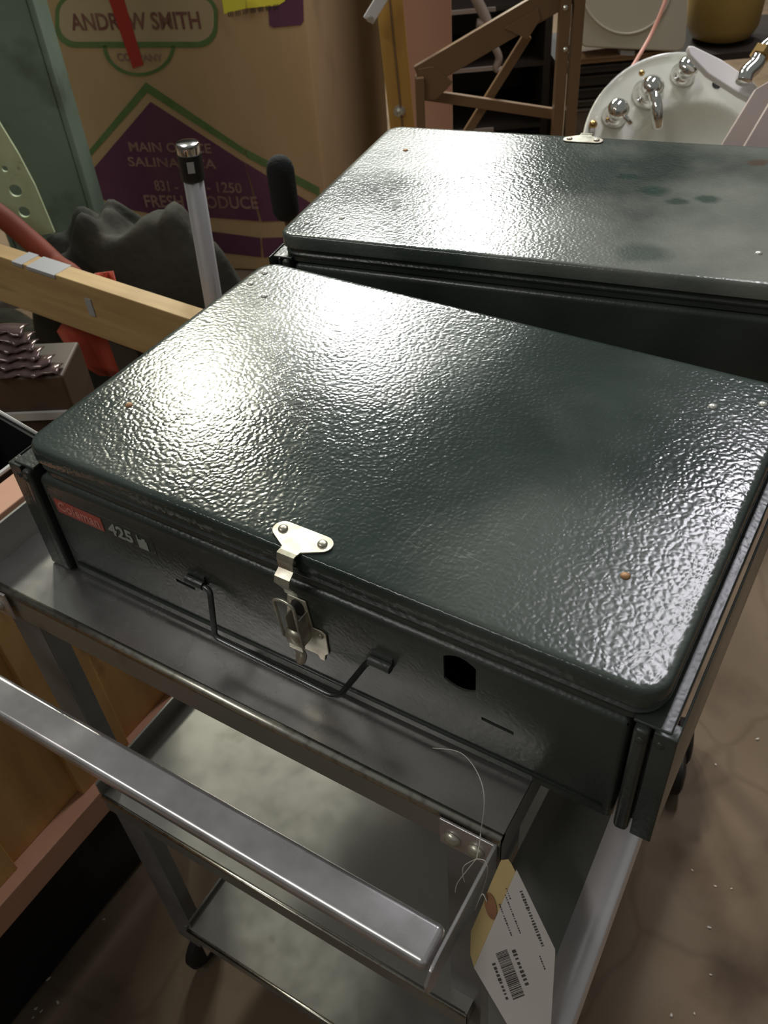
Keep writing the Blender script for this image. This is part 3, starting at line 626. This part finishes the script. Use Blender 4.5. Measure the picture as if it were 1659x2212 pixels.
# ------------------------------------------------------------------ pole and foam-handled rod
t = empty('walking_pole', (-.395, .60, FZ), 'grey tube pole with black collar and chrome cap standing left of the stoves', 'pole')
top = pd(404, 305, 1.2); bot = Vector((-.407, .588, FZ+.001)); dr = (top-bot).normalized()
bm = NB(); tube(bm, [bot, top-dr*.045], .0138, 20); obj('tube', bm, M['poletube'], t, smooth=True)
bm = NB(); lathe(bm, top-dr*.052, dr, [(.0150, 0), (.0165, .002), (.0165, .036), (.0160, .037)], 24); cl = obj('collar', bm, M['black'], t, smooth=False, bevel=.001)
bm = NB(); lathe(bm, top-dr*.0160, dr, [(.0160, 0), (.0163, .010), (.0150, .0145), (.0060, .0160)], 24); obj('cap', bm, M['chrome'], t, smooth=True, bevel=.001)
bm = NB(); c_ = top-dr*.030; n = (CP-c_); n = (n-dr*n.dot(dr)).normalized(); s_ = dr.cross(n).normalized(); prism(bm, [c_+n*.0163+s_*a+dr*b_ for a, b_ in ((-.0055, -.007), (.0040, -.007), (.0040, .008), (-.0055, .008))], n*.0008); obj('sticker', bm, M['duct'], cl, label='small grey sticker')
t = empty('foam_handle_rod', (-.27, .665, FZ), 'upright rod with black foam grip between the grey pole and the rear stove', 'rod')
g0 = pd(601, 338, 1.2)
bm = NB(); lathe(bm, (g0.x, g0.y, g0.z-.088), UZ, [(.006, 0), (.014, .003), (.0185, .012), (.0190, .040), (.0190, .070), (.0165, .080), (.010, .087), (.002, .089)], 24); obj('grip', bm, M['foam'], t, smooth=True, label='black foam grip')
bm = NB(); tube(bm, [(g0.x, g0.y, FZ+.001), (g0.x, g0.y, g0.z-.08)], .0045, 10); obj('rod', bm, M['rod'], t, smooth=True)

# ------------------------------------------------------------------ produce box
a20 = math.radians(20); T1 = Vector((math.cos(a20), math.sin(a20), 0)); N1 = Vector((T1.y, -T1.x, 0))
a45 = math.radians(45); T2 = Vector((math.cos(a45), math.sin(a45), 0)); N2 = Vector((T2.y, -T2.x, 0))
P0 = Vector((-1.167, 1.611, FZ))
t = empty('produce_box', P0, 'large printed cardboard produce box with green and purple diamond print behind the stoves', 'box')
w1, w2, BH = .475, .225, 1.00
am = math.radians(-32); T0 = Vector((math.cos(am), math.sin(am), 0))
T3 = Vector((math.cos(math.radians(104)), math.sin(math.radians(104)), 0))
c1 = P0-T1*w1; c0_ = c1-Vector((math.cos(math.radians(-25)), math.sin(math.radians(-25)), 0))*.26; c2 = P0+T2*w2; c3 = c2+T3*.62
bk = c3-T1*.75; bk2 = c0_+Vector((0, .45, 0))
ring = [c0_, c1, P0, c2, c3, bk, bk2]
bm = NB(); prism(bm, [Vector((p.x, p.y, FZ+.001)) for p in ring], (0, 0, BH)); obj('carton', bm, M['cardboard'], t, bevel=.006, seg=3)
def m1(s, z, off=.0012): return P0+T1*s+Vector((0, 0, z-FZ))+N1*off
def m2(s, z, off=.0012): return P0+T2*s+Vector((0, 0, z-FZ))+N2*off
def pm(u, v, face=1, off=.0012):
    T, N = (T1, N1) if face == 1 else (T2, N2)
    P = P0+N*off; r = ray(u, v); return CP+r*((P-CP).dot(N)/r.dot(N))
def patch(name, mat_, polys, off, par=t):
    bm = NB()
    for face, pts in polys:
        N = N1 if face == 1 else N2
        prism(bm, [pm(u, v, face, off) for u, v in pts], N*-.0006)
    return obj(name, bm, mat_, par)
# purple field, green chevron, tan stripes
patch('purple_field', M['purple_print'], [(1, [(325, 220), (529, 352), (560, 478), (452, 470), (380, 470), (290, 455), (206, 425), (190, 378)]), (2, [(531, 352), (690, 450), (690, 466), (640, 476), (566, 479)]),
      (1, [(455, 500), (562, 514), (564, 556), (470, 545)]), (2, [(566, 514), (640, 512), (690, 500), (694, 535), (640, 552), (570, 556)])], .0016)
patch('green_chevron', M['green_print'], [(1, [(315, 178), (529, 322), (531, 338), (318, 200), (180, 356), (178, 342)]), (2, [(531, 322), (690, 405), (690, 424), (533, 340)])], .0016)
Lo = rrect(119, 470, -14, 103, 44, 8); Li = rrect(128, 462, -7, 90, 38, 8); nL = len(Lo)
patch('logo_field', M['cream_print'], [(1, Li)], .0016)
patch('logo_border', M['green_print'], [(1, [Lo[i], Lo[(i+1) % nL], Li[(i+1) % nL], Li[i]]) for i in range(nL)], .0019)
arc = [(300+78*math.cos(math.radians(a)), 98+67*math.sin(math.radians(a))) for a in range(0, 181, 10)]
arc2 = [(300+70*math.cos(math.radians(a)), 98+60*math.sin(math.radians(a))) for a in range(180, -1, -10)]
patch('logo_arc', M['green_print'], [(1, arc+arc2)], .0019)
def mtext(s, u0, v0, u1, v1, hpx, mname, nm, bold=.0, off=.0022, face=1):
    A_ = pm(u0, v0, face, off); B2 = pm(u1, v1, face, off); d = (B2-A_)
    dn = pm((u0+u1)/2, (v0+v1)/2+hpx, face, off)-(A_+B2)/2
    bm = text_bm(s, dn.length*1.38, frame((A_+B2)/2, d, UZ), d.length, .0006, bold); return obj(nm, bm, M[mname], t)
mtext('ANDREW SMITH', 154, 50, 434, 46, 36, 'maroon_print', 'lettering', .0012)
mtext('COMPANY', 252, 124, 350, 126, 16, 'text_print', 'lettering', .0004)
mtext('MAIN OFFICE', 278, 318, 455, 322, 20, 'text_print', 'lettering', .0006)
mtext('SALINAS, CA', 276, 350, 466, 356, 20, 'text_print', 'lettering', .0006)
mtext('831 -', 334, 402, 384, 404, 22, 'text_print', 'lettering', .0006)
mtext('- 1250', 446, 405, 522, 408, 22, 'text_print', 'lettering', .0006)
mtext('FRESH PRODUCE', 312, 436, 556, 440, 26, 'text_print', 'lettering', .0008)
patch('red_tape', M['redtape'], [(1, [(228, -20), (262, -20), (310, 140), (287, 148)])], .0030)
bm = NB()
patch('price_label', M['yellow'], [(1, [(478, -12), (531, -15), (531, 18), (484, 30)]), (2, [(531, -15), (612, -20), (616, 2), (600, 12), (533, 18)])], .0030)
bmx = NB()
for k in range(30):
    u = 492+k*4.1
    if u > 606: break
    if k % 4 == 3: continue
    fc = 1 if u < 530 else 2
    vv = 27-(u-484)*.16
    prism(bmx, [pm(u, vv, fc, .0036), pm(u+1.8, vv, fc, .0036), pm(u+3, vv+11, fc, .0036), pm(u+1.2, vv+11, fc, .0036)], (N1 if fc == 1 else N2)*-.0006)
obj('label_barcode', bmx, M['ink'], t)
patch('purple_corner_print', M['purple_print'], [(2, [(578, -10), (655, -15), (656, 45), (650, 54), (590, 60), (582, 55)])], .0020)

# ------------------------------------------------------------------ green steel post, perforated panel and floor junk
t = empty('steel_post', pl(90, 450, 2.0), 'chipped grey green steel post at the left edge before the produce box', 'post')
b0 = pz(150, 500, FZ); 
pA = pl(95, 200, 2.02)
bm = NB(); ax = (pl(120, 200, 2.0)-pl(30, 200, 2.0)).normalized(); ax.z = 0; ax.normalize(); fz = Vector((ax.y, -ax.x, 0))
R0 = pl(130, 205, 2.0)
def col(bm, s0, s1, d0, d1, z0, z1): hexa(bm, [Vector((R0.x, R0.y, z))+ax*s+fz*d for z in (z0, z1) for s, d in ((s0, d0), (s1, d0), (s1, d1), (s0, d1))])
t['base'] = [R0.x, R0.y, FZ]; t.location = (R0.x, R0.y, 0)
col(bm, -.012, .0, -.10, .0, FZ+.001, .95); col(bm, -.205, -.012, -.012, -.002, FZ+.001, .95); col(bm, -.217, -.205, -.10, .0, FZ+.001, .95)
obj('channel', bm, M['greenpaint'], t, bevel=.004)
bm = NB(); col(bm, -.23, .012, -.11, .01, FZ, FZ+.012); obj('foot_plate', bm, M['greenpaint'], t, bevel=.003)
bm = NB(); poly = [pl(u, v, 1.72) for u, v in ((-60, 150), (0, 268), (38, 330), (75, 400), (118, 503), (90, 508), (20, 470), (-90, 440))]
prism(bm, poly, FH*.006)
pp = bm
o = obj('perforated_panel', pp, M['palegreen']); 
cuts = []
for (u, v, r) in ((33, 412, .012), (52, 458, .011), (-30, 350, .012), (10, 365, .006)):
    p = pl(u, v, 1.72); b_ = NB(); lathe(b_, p-FH*.03, FH, [(r, 0), (r, .07)], 18); bmesh.ops.recalc_face_normals(b_, faces=b_.faces); me = bpy.data.meshes.new('c'); b_.to_mesh(me); b_.free(); c_ = bpy.data.objects.new('c', me); COL.objects.link(c_); c_.location.z = Z0; cuts.append(c_)
apply_bool(o, cuts)
tag(o, 'pale green metal plate with dark round holes at the left edge', 'plate')
def heap(name, cx_, cy_, rx, ry, h, m, seed, label, cat, rot=0, rough=.05, flat=.45):
    bm = NB(); n = 46; g = []
    for i in range(n+1):
        row = []
        for j in range(n+1):
            a = i/n*2-1; b_ = j/n*2-1; e = max(0, 1-(abs(a)**3+abs(b_)**3))
            x = a*rx; y = b_*ry; X = cx_+x*math.cos(rot)-y*math.sin(rot); Y = cy_+x*math.sin(rot)+y*math.cos(rot)
            f = abs(pnoise(Vector((X*4+seed, Y*4, seed))))*1.3+.5*abs(pnoise(Vector((X*11+seed, Y*9, 3))))
            z = FZ+.001+e**.4*(h*(flat+(1-flat)*1.2*f)+rough*pnoise(Vector((X*16, Y*16, seed))))
            row.append(bm.verts.new((X, Y, max(z, FZ+.001))))
        g.append(row)
    for i in range(n):
        for j in range(n): bm.faces.new((g[i][j], g[i+1][j], g[i+1][j+1], g[i][j+1]))
    b0_ = [g[0][0], g[n][0], g[n][n], g[0][n]]
    return tag(obj(name, bm, m, smooth=True), label, cat)
c_ = pz(330, 620, FZ); c_ = CP+FH*1.70+RH*-.47; heap('canvas_tarp', c_.x, c_.y, .25, .14, .64, M['tarp'], 2.3, 'dark olive tarp draped over a pile before the produce box', 'tarp', .6, .05, .78)
c_ = pz(150, 560, FZ); heap('crumpled_paper', c_.x+.04, c_.y-.20, .20, .10, .06, M['brownjunk'], 5.1, 'crumpled brown paper heap at the foot of the green post', 'paper', .6)
c_ = pz(90, 760, FZ); heap('canvas_tarp', c_.x-.05, c_.y-.06, .26, .12, .10, M['tarp'], 8.7, 'crumpled dark tarp on the floor beneath the pine plank', 'tarp', .2)

# ------------------------------------------------------------------ upper right background
def slab(bm, pts, L, th): prism(bm, [pl(u, v, L) for u, v in pts], FH*th)
t = empty('wooden_trestle', pl(860, 290, 1.9)*1, 'varnished orange wooden upright with a bolt behind the rear stove', 'post'); b0 = pl(870, 285, 1.9); t['base'] = [b0.x, b0.y, FZ]; t.location = (b0.x, b0.y, 0)
top = pl(838, -30, 1.9); low = b0+(b0-top)*((b0.z-FZ)/(top.z-b0.z)); low = Vector((low.x*.5+b0.x*.5, low.y*.5+b0.y*.5, FZ+.001))
low = b0+(b0-top).normalized()*((b0.z-FZ-.001)/-((b0-top).normalized().z))
bm = NB(); beam(bm, low, b0+(top-b0)*2.2, .050, .024, RH); up = obj('upright', bm, M['orangewood'], t, bevel=.002)
bm = NB(); c_ = pl(863, 241, 1.885); lathe(bm, c_+FH*.006, -FH, [(.012, 0), (.012, .004), (.007, .0045), (.007, .010), (.003, .012)], 16); obj('bolt', bm, M['lighted'], up, smooth=False)
bm = NB(); dv = (b0-top).normalized(); beam(bm, low-FH*.0125, b0-FH*.0125+(top-b0)*2.2, .004, .002, RH); obj('seam', bm, M['brownmetal'], up)
bm = NB(); beam(bm, pl(795, 45, 1.84), pl(850, -45, 1.84), .022, .006, RH); br = obj('folding_bracket', bm, M['whiteplastic'], t, bevel=.002, label='pale folding bracket')
bm = NB(); c_ = pl(798, 40, 1.835); lathe(bm, c_, -FH, [(.006, 0), (.006, .003), (.003, .004)], 12); obj('pin', bm, M['lighted'], br)
bm = NB(); q0 = pl(868, 150, 2.12); q1 = pl(977, 150, 2.12); q0.z = q1.z = 0; prism(bm, [Vector((q0.x, q0.y, FZ+.001)), Vector((q1.x, q1.y, FZ+.001)), Vector((q1.x, q1.y, .45)), Vector((q0.x, q0.y, .45))], FH*.02)
tag(obj('pink_board', bm, M['pink'], bevel=.002), 'upright pink board behind the orange wooden upright', 'board')
# brown folding frame
t = empty('brown_steel_frame', pl(1225, 280, 1.8), 'brown enamelled folding steel frame with crossed braces behind the rear stove', 'frame'); b0 = pl(1225, 280, 1.8); t['base'] = [b0.x, b0.y, FZ]; t.location = (b0.x, b0.y, 0)
def vert(u, v, L): p = pl(u, v, L); return p
for (u, nm) in ((1222, 'post'), (908, 'post')):
    p = pl(u, 200 if u > 1000 else 230, 1.8); wd = .040 if u > 1000 else .016
    bm = NB(); ztop = .55 if u > 1000 else pl(908, 165, 1.8).z
    if u > 1000:
        beam(bm, Vector((p.x, p.y, FZ+.001))-RH*.0125, Vector((p.x, p.y, ztop))-RH*.0125, .020, .022, RH); beam(bm, Vector((p.x, p.y, FZ+.001))+RH*.0125, Vector((p.x, p.y, ztop))+RH*.0125, .020, .022, RH)
    else: beam(bm, Vector((p.x, p.y, FZ+.001)), Vector((p.x, p.y, ztop)), wd, .022, RH)
    po = obj(nm, bm, M['brownmetal'], t, bevel=.0015)
    if u > 1000:
        for v in (18, 108):
            c_ = pl(1222, v, 1.785); bm = NB(); lathe(bm, c_+FH*.006, -FH, [(.0045, 0), (.0045, .004), (.002, .006)], 12); obj('rivet', bm, M['lighted'], po)
bm = NB(); beam(bm, pl(905, 168, 1.81), pl(1230, -22, 1.81), .046, .012, UZ); obj('diagonal_brace', bm, M['brownmetal'], t, bevel=.0015)
bm = NB(); slab(bm, [(1090, 62), (1162, 20), (1168, 40), (1140, 85)], 1.80, .01); obj('gusset', bm, M['brownmetal'], t)
bm = NB(); beam(bm, pl(905, 202, 1.83), pl(1215, 248, 1.83), .020, .012, UZ); obj('lower_rail', bm, M['brownmetal'], t, bevel=.0015)
bm = NB(); a = pl(1140, 75, 1.85); b_ = pl(1005, 292, 1.85); beam(bm, a, b_+(b_-a)*.5, .017, .012, RH); obj('thin_brace', bm, M['brownmetal'], t, bevel=.0015)
bm = NB(); slab(bm, [(903, 150), (935, 145), (978, 178), (960, 198), (940, 215), (903, 215)], 1.80, .01); obj('gusset', bm, M['brownmetal'], t)
# dark shelving with pale edges
t = empty('shelving_unit', pl(1150, 250, 2.75), 'dark shelving unit with stacked dark trays seen through the brown frame', 'shelf'); b0 = pl(1180, 250, 2.75); t['base'] = [b0.x, b0.y, FZ]; t.location = (b0.x, b0.y, 0)
def rack(s0, s1, z0, z1, L0, L1, bm):
    hexa(bm, [CP*1+RH*s+FH*L-Vector((0, 0, CP.z-z)) for z in (z0, z1) for s, L in ((s0, L0), (s1, L0), (s1, L1), (s0, L1))])
bm = NB(); rack(.18, .58, FZ+.001, .45, 3.02, 3.06, bm); rack(.18, .21, FZ+.001, .45, 2.7, 3.02, bm); rack(.56, .58, FZ+.001, .45, 2.7, 3.02, bm); obj('frame', bm, M['darkshelf'], t)
for z in (-.18, -.33, -.50):
    bm = NB(); rack(.21, .56, z, z+.012, 2.7, 3.02, bm); s_ = obj('shelf_board', bm, M['darkshelf'], t)
    bm = NB(); rack(.21, .42, z+.001, z+.011, 2.692, 2.70, bm); obj('edge_strip', bm, M['shelfedge'], s_)
# stacked dark trays
for k, (v0, v1, m_) in enumerate(((112, 128, 'brownmetal'), (132, 150, 'darkshelf'), (154, 178, 'darkshelf'), (182, 205, 'darkshelf'), (208, 224, 'darkwood'), (228, 250, 'brownjunk'))):
    a = pl(1245, v0, 2.55); b_ = pl(1420, v0, 2.55); zt = a.z*.5+b_.z*.5; zb = pl(1330, v1, 2.55).z
    sa = (a-CP).dot(RH); sb = (b_-CP).dot(RH)
    bm = NB(); rack(sa, sb+.03, (zb if k < 5 else FZ+.001), zt, 2.53+.004*k, 2.66, bm); rack(sa-.008, sb+.038, zt-.006, zt, 2.522+.004*k, 2.53+.004*k, bm)
    tag(obj('storage_tray', bm, M[m_], bevel=.002), ['brown topmost tray in the stack below the cream appliance', 'black tray second in the stack below the cream appliance', 'black tray third in the stack below the cream appliance', 'black tray fourth in the stack below the cream appliance', 'dark wooden tray near the bottom of the stack by the brown frame', 'brown box at the bottom of the tray stack by the brown frame'][k], 'tray', 'stacked dark trays')
# white fixture on the shelf
bm = NB(); tube(bm, smoothpath([pl(1025, -10, 2.62), pl(1045, 30, 2.62), pl(1058, 62, 2.62)], 5), .014, 12); tube(bm, [pl(1030, 50, 2.62), pl(1080, 56, 2.62)], .012, 10)
tag(obj('white_lamp_arm', bm, M['shelfedge'], smooth=True), 'pale pipe fitting on the shelf left of the diagonal brace', 'pipe fitting')
bm = NB(); tube(bm, smoothpath([pl(1068, 100, 2.62), pl(1078, 125, 2.62), pl(1072, 148, 2.62), pl(1090, 152, 2.62)], 5), .010, 12)
tag(obj('white_lamp_arm', bm, M['shelfedge'], smooth=True), 'pale pipe fitting between the diagonal brace and the thin brace', 'pipe fitting')
# cream appliance with a round embossed line
t = empty('cream_appliance', pl(1360, 100, 2.6), 'cream enamelled appliance panel with a large embossed circle, above the tray stack', 'appliance'); b0 = pl(1360, 110, 2.5); t['base'] = [b0.x, b0.y, b0.z]; t.location = b0+Vector((0, 0, Z0))
La = 2.50
def rr_px(x0, x1, y0, y1, sk, r=14):
    return [(x+ (sk*(y-y0)), y) for x, y in rrect(x0, x1, y0, y1, r, 4)]
bm = NB(); slab(bm, [(1250, -220), (1498, -220), (1482, 90), (1478, 106), (1462, 113), (1262, 103), (1252, 92)], La, .12); obj('housing', bm, M['appliance'], t, bevel=.006, seg=3)
cc = [pl(1352+105*math.cos(math.radians(a))*.96, -45+118*math.sin(math.radians(a)), La-.004) for a in range(0, 361, 8)]
bm = NB(); tube(bm, cc, .0035, 8, cap=False); obj('ring', bm, M['appliance'], t, smooth=True)
bm = NB(); slab(bm, [(1340, 108), (1372, 110), (1370, 121), (1340, 119)], La+.02, .03); obj('foot', bm, M['duct'], t)
# amber container
t = empty('amber_container', pl(1550, 100, 2.6), 'amber plastic container at the top right beside the cream appliance', 'container'); c_ = pl(1562, 40, 2.80); zb = pl(1555, 128, 2.62).z
t['base'] = [c_.x, c_.y, zb]; t.location = (c_.x, c_.y, zb+Z0)
bm = NB(); lathe(bm, (c_.x, c_.y, zb), UZ, [(.055, 0), (.085, .012), (.100, .04), (.108, .16), (.108, .36), (.09, .42), (.03, .45)], 36); obj('tank', bm, M['amber'], t, smooth=True)
bm = NB(); lathe(bm, (c_.x, c_.y, zb+.14), UZ, [(.1085, 0), (.1105, .004), (.1105, .010), (.1085, .014)], 36); obj('band', bm, M['amber'], t, smooth=True)
# support bench for these
bm = NB(); rack(.60, 1.45, zb-.02, zb-.002, 2.67, 3.0, bm); rack(.62, .66, FZ+.001, zb-.02, 2.92, 2.98, bm); rack(1.38, 1.42, FZ+.001, zb-.02, 2.92, 2.98, bm); rack(1.38, 1.42, FZ+.001, zb-.02, 2.70, 2.74, bm)
tag(obj('dark_bench', bm, M['darkshelf']), 'dark bench under the amber container', 'bench')
# pink cord
bm = NB(); tube(bm, smoothpath([pl(1450, -60, 2.25), pl(1438, 0, 2.22), pl(1408, 72, 2.2), pl(1375, 130, 2.16), pl(1340, 190, 2.12), pl(1290, 320, 2.1)], 8), .0045, 8)
tag(obj('pink_rope', bm, M['cord'], smooth=True), 'thin pink cord hanging in front of the cream appliance', 'rope')

# ------------------------------------------------------------------ bathroom sink on a crate
SD = 1.95
cS = pd(1462, 318, SD)
sx = CR[0]; sy = -CR[1]; sn = -CR[2]
e1 = (sx*.86+sy*.50).normalized(); e2 = (-sx*.50+sy*.86).normalized()
t = empty('bathroom_sink', (cS.x, cS.y, cS.z-.2), 'white oval porcelain sink with chrome taps tilted up behind the rear stove', 'sink'); 
def surf(a, r):      # a angle, r 0..1 -> point on the sink face
    X = .205*r*math.cos(a); Y = .200*r*math.sin(a)
    yb = Y+.050; rb = math.sqrt((X/.160)**2+(yb/.135)**2)
    dep = -.075*max(0, 1-rb**2.2) if rb < 1 else 0
    lip = .010*max(0, (r-.93)/.07)
    return cS+e1*X+e2*Y+sn*(dep+lip)
bm = NB(); rings = []; n = 72; R_ = 30
for i in range(1, R_+1): rings.append([bm.verts.new(surf(2*math.pi*j/n, i/R_)) for j in range(n)])
ctr = bm.verts.new(surf(0, 0))
for j in range(n): bm.faces.new((ctr, rings[0][j], rings[0][(j+1) % n]))
for a, b_ in zip(rings, rings[1:]):
    for j in range(n): bm.faces.new((a[j], b_[j], b_[(j+1) % n], a[(j+1) % n]))
prev = rings[-1]
for rad, dp in ((1.01, -.004), (1.005, -.014), (.93, -.030), (.75, -.085), (.3, -.105)):
    rg = [bm.verts.new(cS+e1*(.205*rad*math.cos(2*math.pi*j/n))+e2*(.200*rad*math.sin(2*math.pi*j/n)-(.03 if rad < .9 else 0))+sn*dp) for j in range(n)]
    for j in range(n): bm.faces.new((prev[j], rg[j], rg[(j+1) % n], prev[(j+1) % n]))
    prev = rg
bm.faces.new(prev[::-1]); obj('basin', bm, M['porcelain'], t, smooth=True)
def deck(u, v): 
    P = cS; r = ray(u, v); return CP+r*((P-CP).dot(sn)/r.dot(sn))
def tap(u, v, hx, hy):
    c_ = deck(u, v); bm = NB(); lathe(bm, c_, sn, [(.026, 0), (.027, .005), (.018, .012), (.014, .026), (.021, .031), (.023, .040), (.016, .050), (.004, .053)], 24)
    b = obj('tap', bm, M['chrome'], t, smooth=True)
    bm = NB(); tube(bm, [c_+sn*.036, c_+sn*.040+sx*hx*.5+sy*hy*.5, c_+sn*.038+sx*hx+sy*hy], .005, 12, rr=[.007, .0048, .0062]); obj('lever', bm, M['chrome'], b, smooth=True)
tap(1326, 252, .026, -.034); tap(1474, 163, .045, .006)
c_ = deck(1398, 205); bm = NB(); lathe(bm, c_, sn, [(.033, 0), (.034, .006), (.025, .014), (.020, .034), (.024, .042), (.014, .054), (.003, .056)], 24); sp = obj('spout', bm, M['chrome'], t, smooth=True)
bm = NB(); tube(bm, smoothpath([c_+sn*.030, c_+sn*.045+sx*.004-sy*.030, c_+sn*.040+sx*.010-sy*.060, c_+sn*.022+sx*.016-sy*.078], 6), .013, 14, rr=None); obj('spout_arm', bm, M['chrome'], sp, smooth=True)
bm = NB(); lathe(bm, c_+sn*.03-sx*.022+sy*.030, sn, [(.004, 0), (.006, .003), (.006, .008), (.002, .012)], 14); obj('lift_knob', bm, M['brass'], sp, smooth=True)
bm = NB(); lathe(bm, deck(1548, 182), sn, [(.010, 0), (.010, .001), (.007, .0015)], 16); obj('overflow_hole', bm, M['wire'], t)
# support crate beneath the sink (its top just reaches the basin)
bm = NB(); sc = (cS-CP).dot(RH); LL = (cS-CP).dot(FH); rack(sc-.16, sc+.20, FZ+.001, cS.z-.20, LL-.02, LL+.22, bm); tag(obj('support_box', bm, M['darkwood'], bevel=.004), 'dark box holding up the white sink', 'box')
# small brass ball and white saucer by the rear stove's latch
t = empty('white_drain_cup', pl(1295, 296, 1.72), 'small brass ball fitting at the lower left of the sink rim', 'fitting')
c_ = deck(1279, 273); b0 = c_+sn*.01; t['base'] = list(b0); t.location = b0+Vector((0, 0, Z0)); 
bm = NB(); bmesh.ops.create_icosphere(bm, subdivisions=3, radius=.009, matrix=Matrix.Translation(b0)); obj('ball', bm, M['brass'], t, smooth=True)
bm = NB(); tube(bm, [b0, b0-sy*.02-sn*.006], .005, 10); obj('stem', bm, M['whiteplastic'], t, smooth=True)
t.name = 'brass_fitting'
# white lid leaning on the sink
bm = NB(); slab_pts = [(1486, 98), (1498, 98), (1560, 128), (1625, 172), (1665, 215), (1660, 235), (1600, 205), (1530, 160), (1490, 118)]
prism(bm, [pd(u, v, 1.84) for u, v in slab_pts], CR[2]*.018)
tag(obj('plastic_board', bm, M['whiteplastic'], bevel=.004, seg=3), 'white curved plastic panel leaning over the upper rim of the sink', 'board')
# chrome trap pipe
bm = NB(); tube(bm, smoothpath([pd(1606, 178, 1.80), pd(1612, 160, 1.80), pd(1632, 140, 1.80), pd(1648, 112, 1.80), pd(1680, 85, 1.80)], 6), .016, 16); 
t = empty('chrome_pipe', pd(1606, 178, 1.80), 'curved chrome pipe with a brass nut at the right edge above the sink', 'pipe')
obj('tube', bm, M['chrome'], t, smooth=True)
bm = NB(); a = pd(1640, 124, 1.80); b_ = pd(1650, 108, 1.80); tube(bm, [a, a.lerp(b_, .5), b_], .021, 6); obj('nut', bm, M['brass'], t)
# pinkish grey board, lower right of the sink
t = empty('grey_board', pd(1620, 260, 1.62), 'pinkish grey folded board leaning at the right edge in front of the sink', 'board')
b0 = pd(1620, 300, 1.62); t['base'] = list(b0); t.location = b0+Vector((0, 0, Z0))
bm = NB(); prism(bm, [pd(u, v, 1.66) for u, v in ((1632, 192), (1720, 140), (1700, 420), (1530, 420), (1560, 310))], CR[2]*.012); obj('face', bm, M['greyboard'], t, bevel=.002)
bm = NB(); prism(bm, [pd(u, v, 1.60) for u, v in ((1664, 218), (1720, 190), (1700, 440), (1545, 440), (1610, 310))], CR[2]*.012); obj('fold', bm, M['greyboard'], t, bevel=.002)

# ------------------------------------------------------------------ chips on the floor
for k, (u, v) in enumerate([(1495, 1880), (1545, 1915), (1532, 2004), (1480, 1545-0+108), (1546, 1652), (1636, 1597), (1500, 2190), (1535, 2106), (105, 2115), (78, 2178), (90, 2184), (125, 2166), (72, 2198), (225, 1986), (1298, 2014), (1580, 1920), (1450, 2193)]):
    p = pz(u, v, FZ); bm = NB(); s = random.uniform(.0013, .0028)
    bmesh.ops.create_icosphere(bm, subdivisions=1, radius=s, matrix=Matrix.Translation(p+Vector((0, 0, s*.4))) @ Matrix.Rotation(random.random()*3, 4, 'Z') @ Matrix.Diagonal((1.5, .8, .4, 1)))
    for vv in bm.verts: vv.co += Vector((random.uniform(-1, 1), random.uniform(-1, 1), random.uniform(0, .4)))*s*.3; 
    for vv in bm.verts: vv.co.z = max(vv.co.z, FZ+.0001)
    tag(obj('paint_chip', bm, M['chip']), 'pale chip of debris lying on the concrete floor', 'chip', 'pale chips on the concrete floor')
